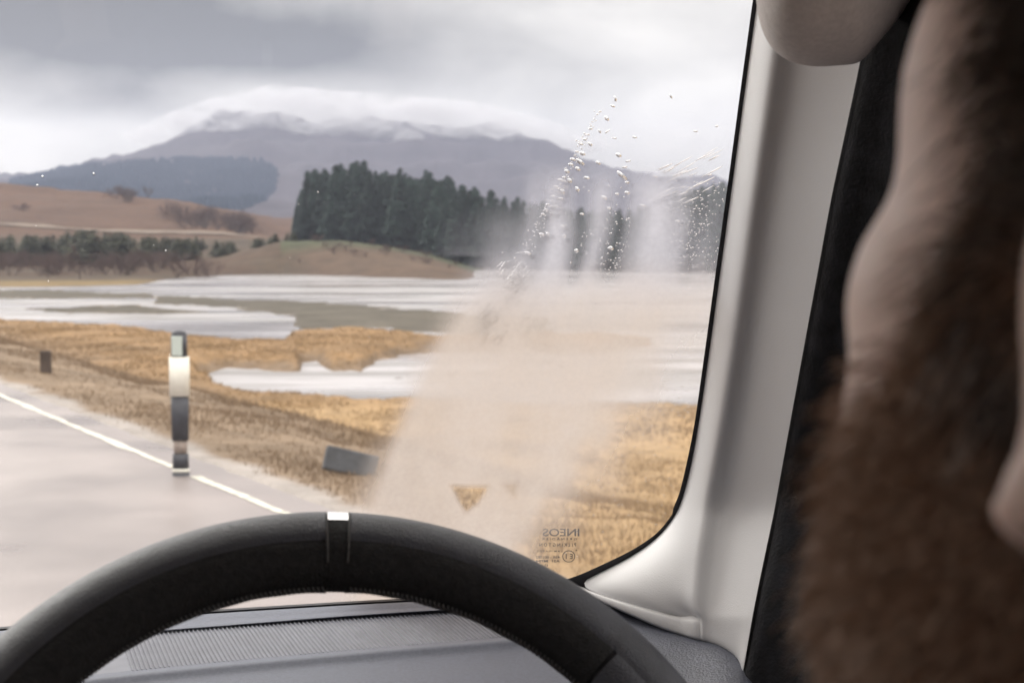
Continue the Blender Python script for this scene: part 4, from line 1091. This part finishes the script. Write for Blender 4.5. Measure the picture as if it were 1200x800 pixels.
    def strands(mask, count, L0, L1, droop, wid, name, m):
        idx = np.nonzero(mask)[0]; pk = rs.choice(idx, count); V = np.zeros((count * 6, 3)); Fc = []
        p = co[pk] + rs.normal(size=(count, 3)) * .0022; nn = no[pk]; L = rs.uniform(L0, L1, (count, 1)) * (1 if name != 'beard' else (.3 + .7 * BD[pk])[:, None])
        dn = -M[:, 2][None] * droop + M[:, 1][None] * .1 + rs.normal(size=(count, 3)) * .28
        d1 = nn * .9 + dn * .6; d1 /= np.linalg.norm(d1, axis=1)[:, None]; d2 = nn * .35 + dn; d2 /= np.linalg.norm(d2, axis=1)[:, None]
        sd = np.cross(d1, rs.normal(size=(count, 3))); sd /= np.linalg.norm(sd, axis=1)[:, None]; sd *= wid
        a = p - nn * .001; b = p + d1 * L * .5; c = b + d2 * L * .5
        V[0::6] = a - sd; V[1::6] = a + sd; V[2::6] = b + sd * .8; V[3::6] = b - sd * .8; V[4::6] = c + sd * .25; V[5::6] = c - sd * .25
        for i in range(count): k = i * 6; Fc += [(k, k + 1, k + 2, k + 3), (k + 3, k + 2, k + 4, k + 5)]
        return mesh(name, V, Fc, m, P, False)
    strands(beard, 75000, .004, .010, .8, .00015, 'beard', hmat)
    strands(hairm, 70000, .008, .022, .9, .0002, 'hair', hm2)
    # short dense under-hair lying on the skin
    polys = [tuple(p.vertices) for p in me.polygons]
    full = np.clip((line - lc[:, 2]) / .03, 0, 1) > .30
    for msk, nm, mt in ((beard_zone & full, 'beard_underhair', hmat), (hairm, 'hair_underlayer', hm2)):
        keep = [f for f in polys if all(msk[i] for i in f)]; ids = sorted({i for f in keep for i in f}); mp_ = {a: b for b, a in enumerate(ids)}
        mesh(nm, [co[i] + no[i] * .0009 for i in ids], [tuple(mp_[i] for i in f) for f in keep], mt, P)
    K2 = MB()
    for s in (-1, 1):
        for q in range(160):
            x = s * rs.uniform(.014, .052); a = Hc + M @ np.array([x, .094 - abs(x) * .42 + rs.normal() * .001, .038 + rs.normal() * .0025]); K2.add(*tube([a, a + M @ np.array([s * .006, .004, .001 + rs.normal() * .001])], [.0004, .0001], 4, False))
    K2.build('eyebrow', hm2, P)
    # clothes: a thick dark jumper over trunk and sleeves
    cl = mat('jumper_wool', (.030, .034, .045), .9, .2, 60, .2, .5, 500); mb = MB()
    mb.cap(sh - RR * .15, sh + RR * .15, .076); mb.ell(base + UP * (Hc[2] - .46), (.197, .137, .26), np.stack([RR, F, UP], 1), 24, 16)
    mb.cap(base + UP * (Hc[2] - .24), base + UP * (Hc[2] - .20), .078, .068)
    for shd, elb, wr in hands: mb.cap(shd, elb, .064, .050); mb.cap(elb, wr - (wr - elb) * .12, .049, .036)
    for s in (-1, 1): mb.cap(base + UP * 1.08 + RR * s * .09 - F * 0, base + UP * 1.05 + RR * s * .12 + F * .38, .075, .062); 
    o = mb.build('jumper', cl, P); rm = o.modifiers.new('r', 'REMESH'); rm.mode = 'VOXEL'; rm.voxel_size = .007; rm.use_smooth_shade = True
    sm = o.modifiers.new('s', 'SMOOTH'); sm.factor = .6; sm.iterations = 5
HC = (.1526, .2448, 1.7437); HYAW = -11.5; HPIT = 9.6; HROL = -7.9; SKIN = (.86, .68, .60); BL1 = -.045; BL2 = -.062
person()
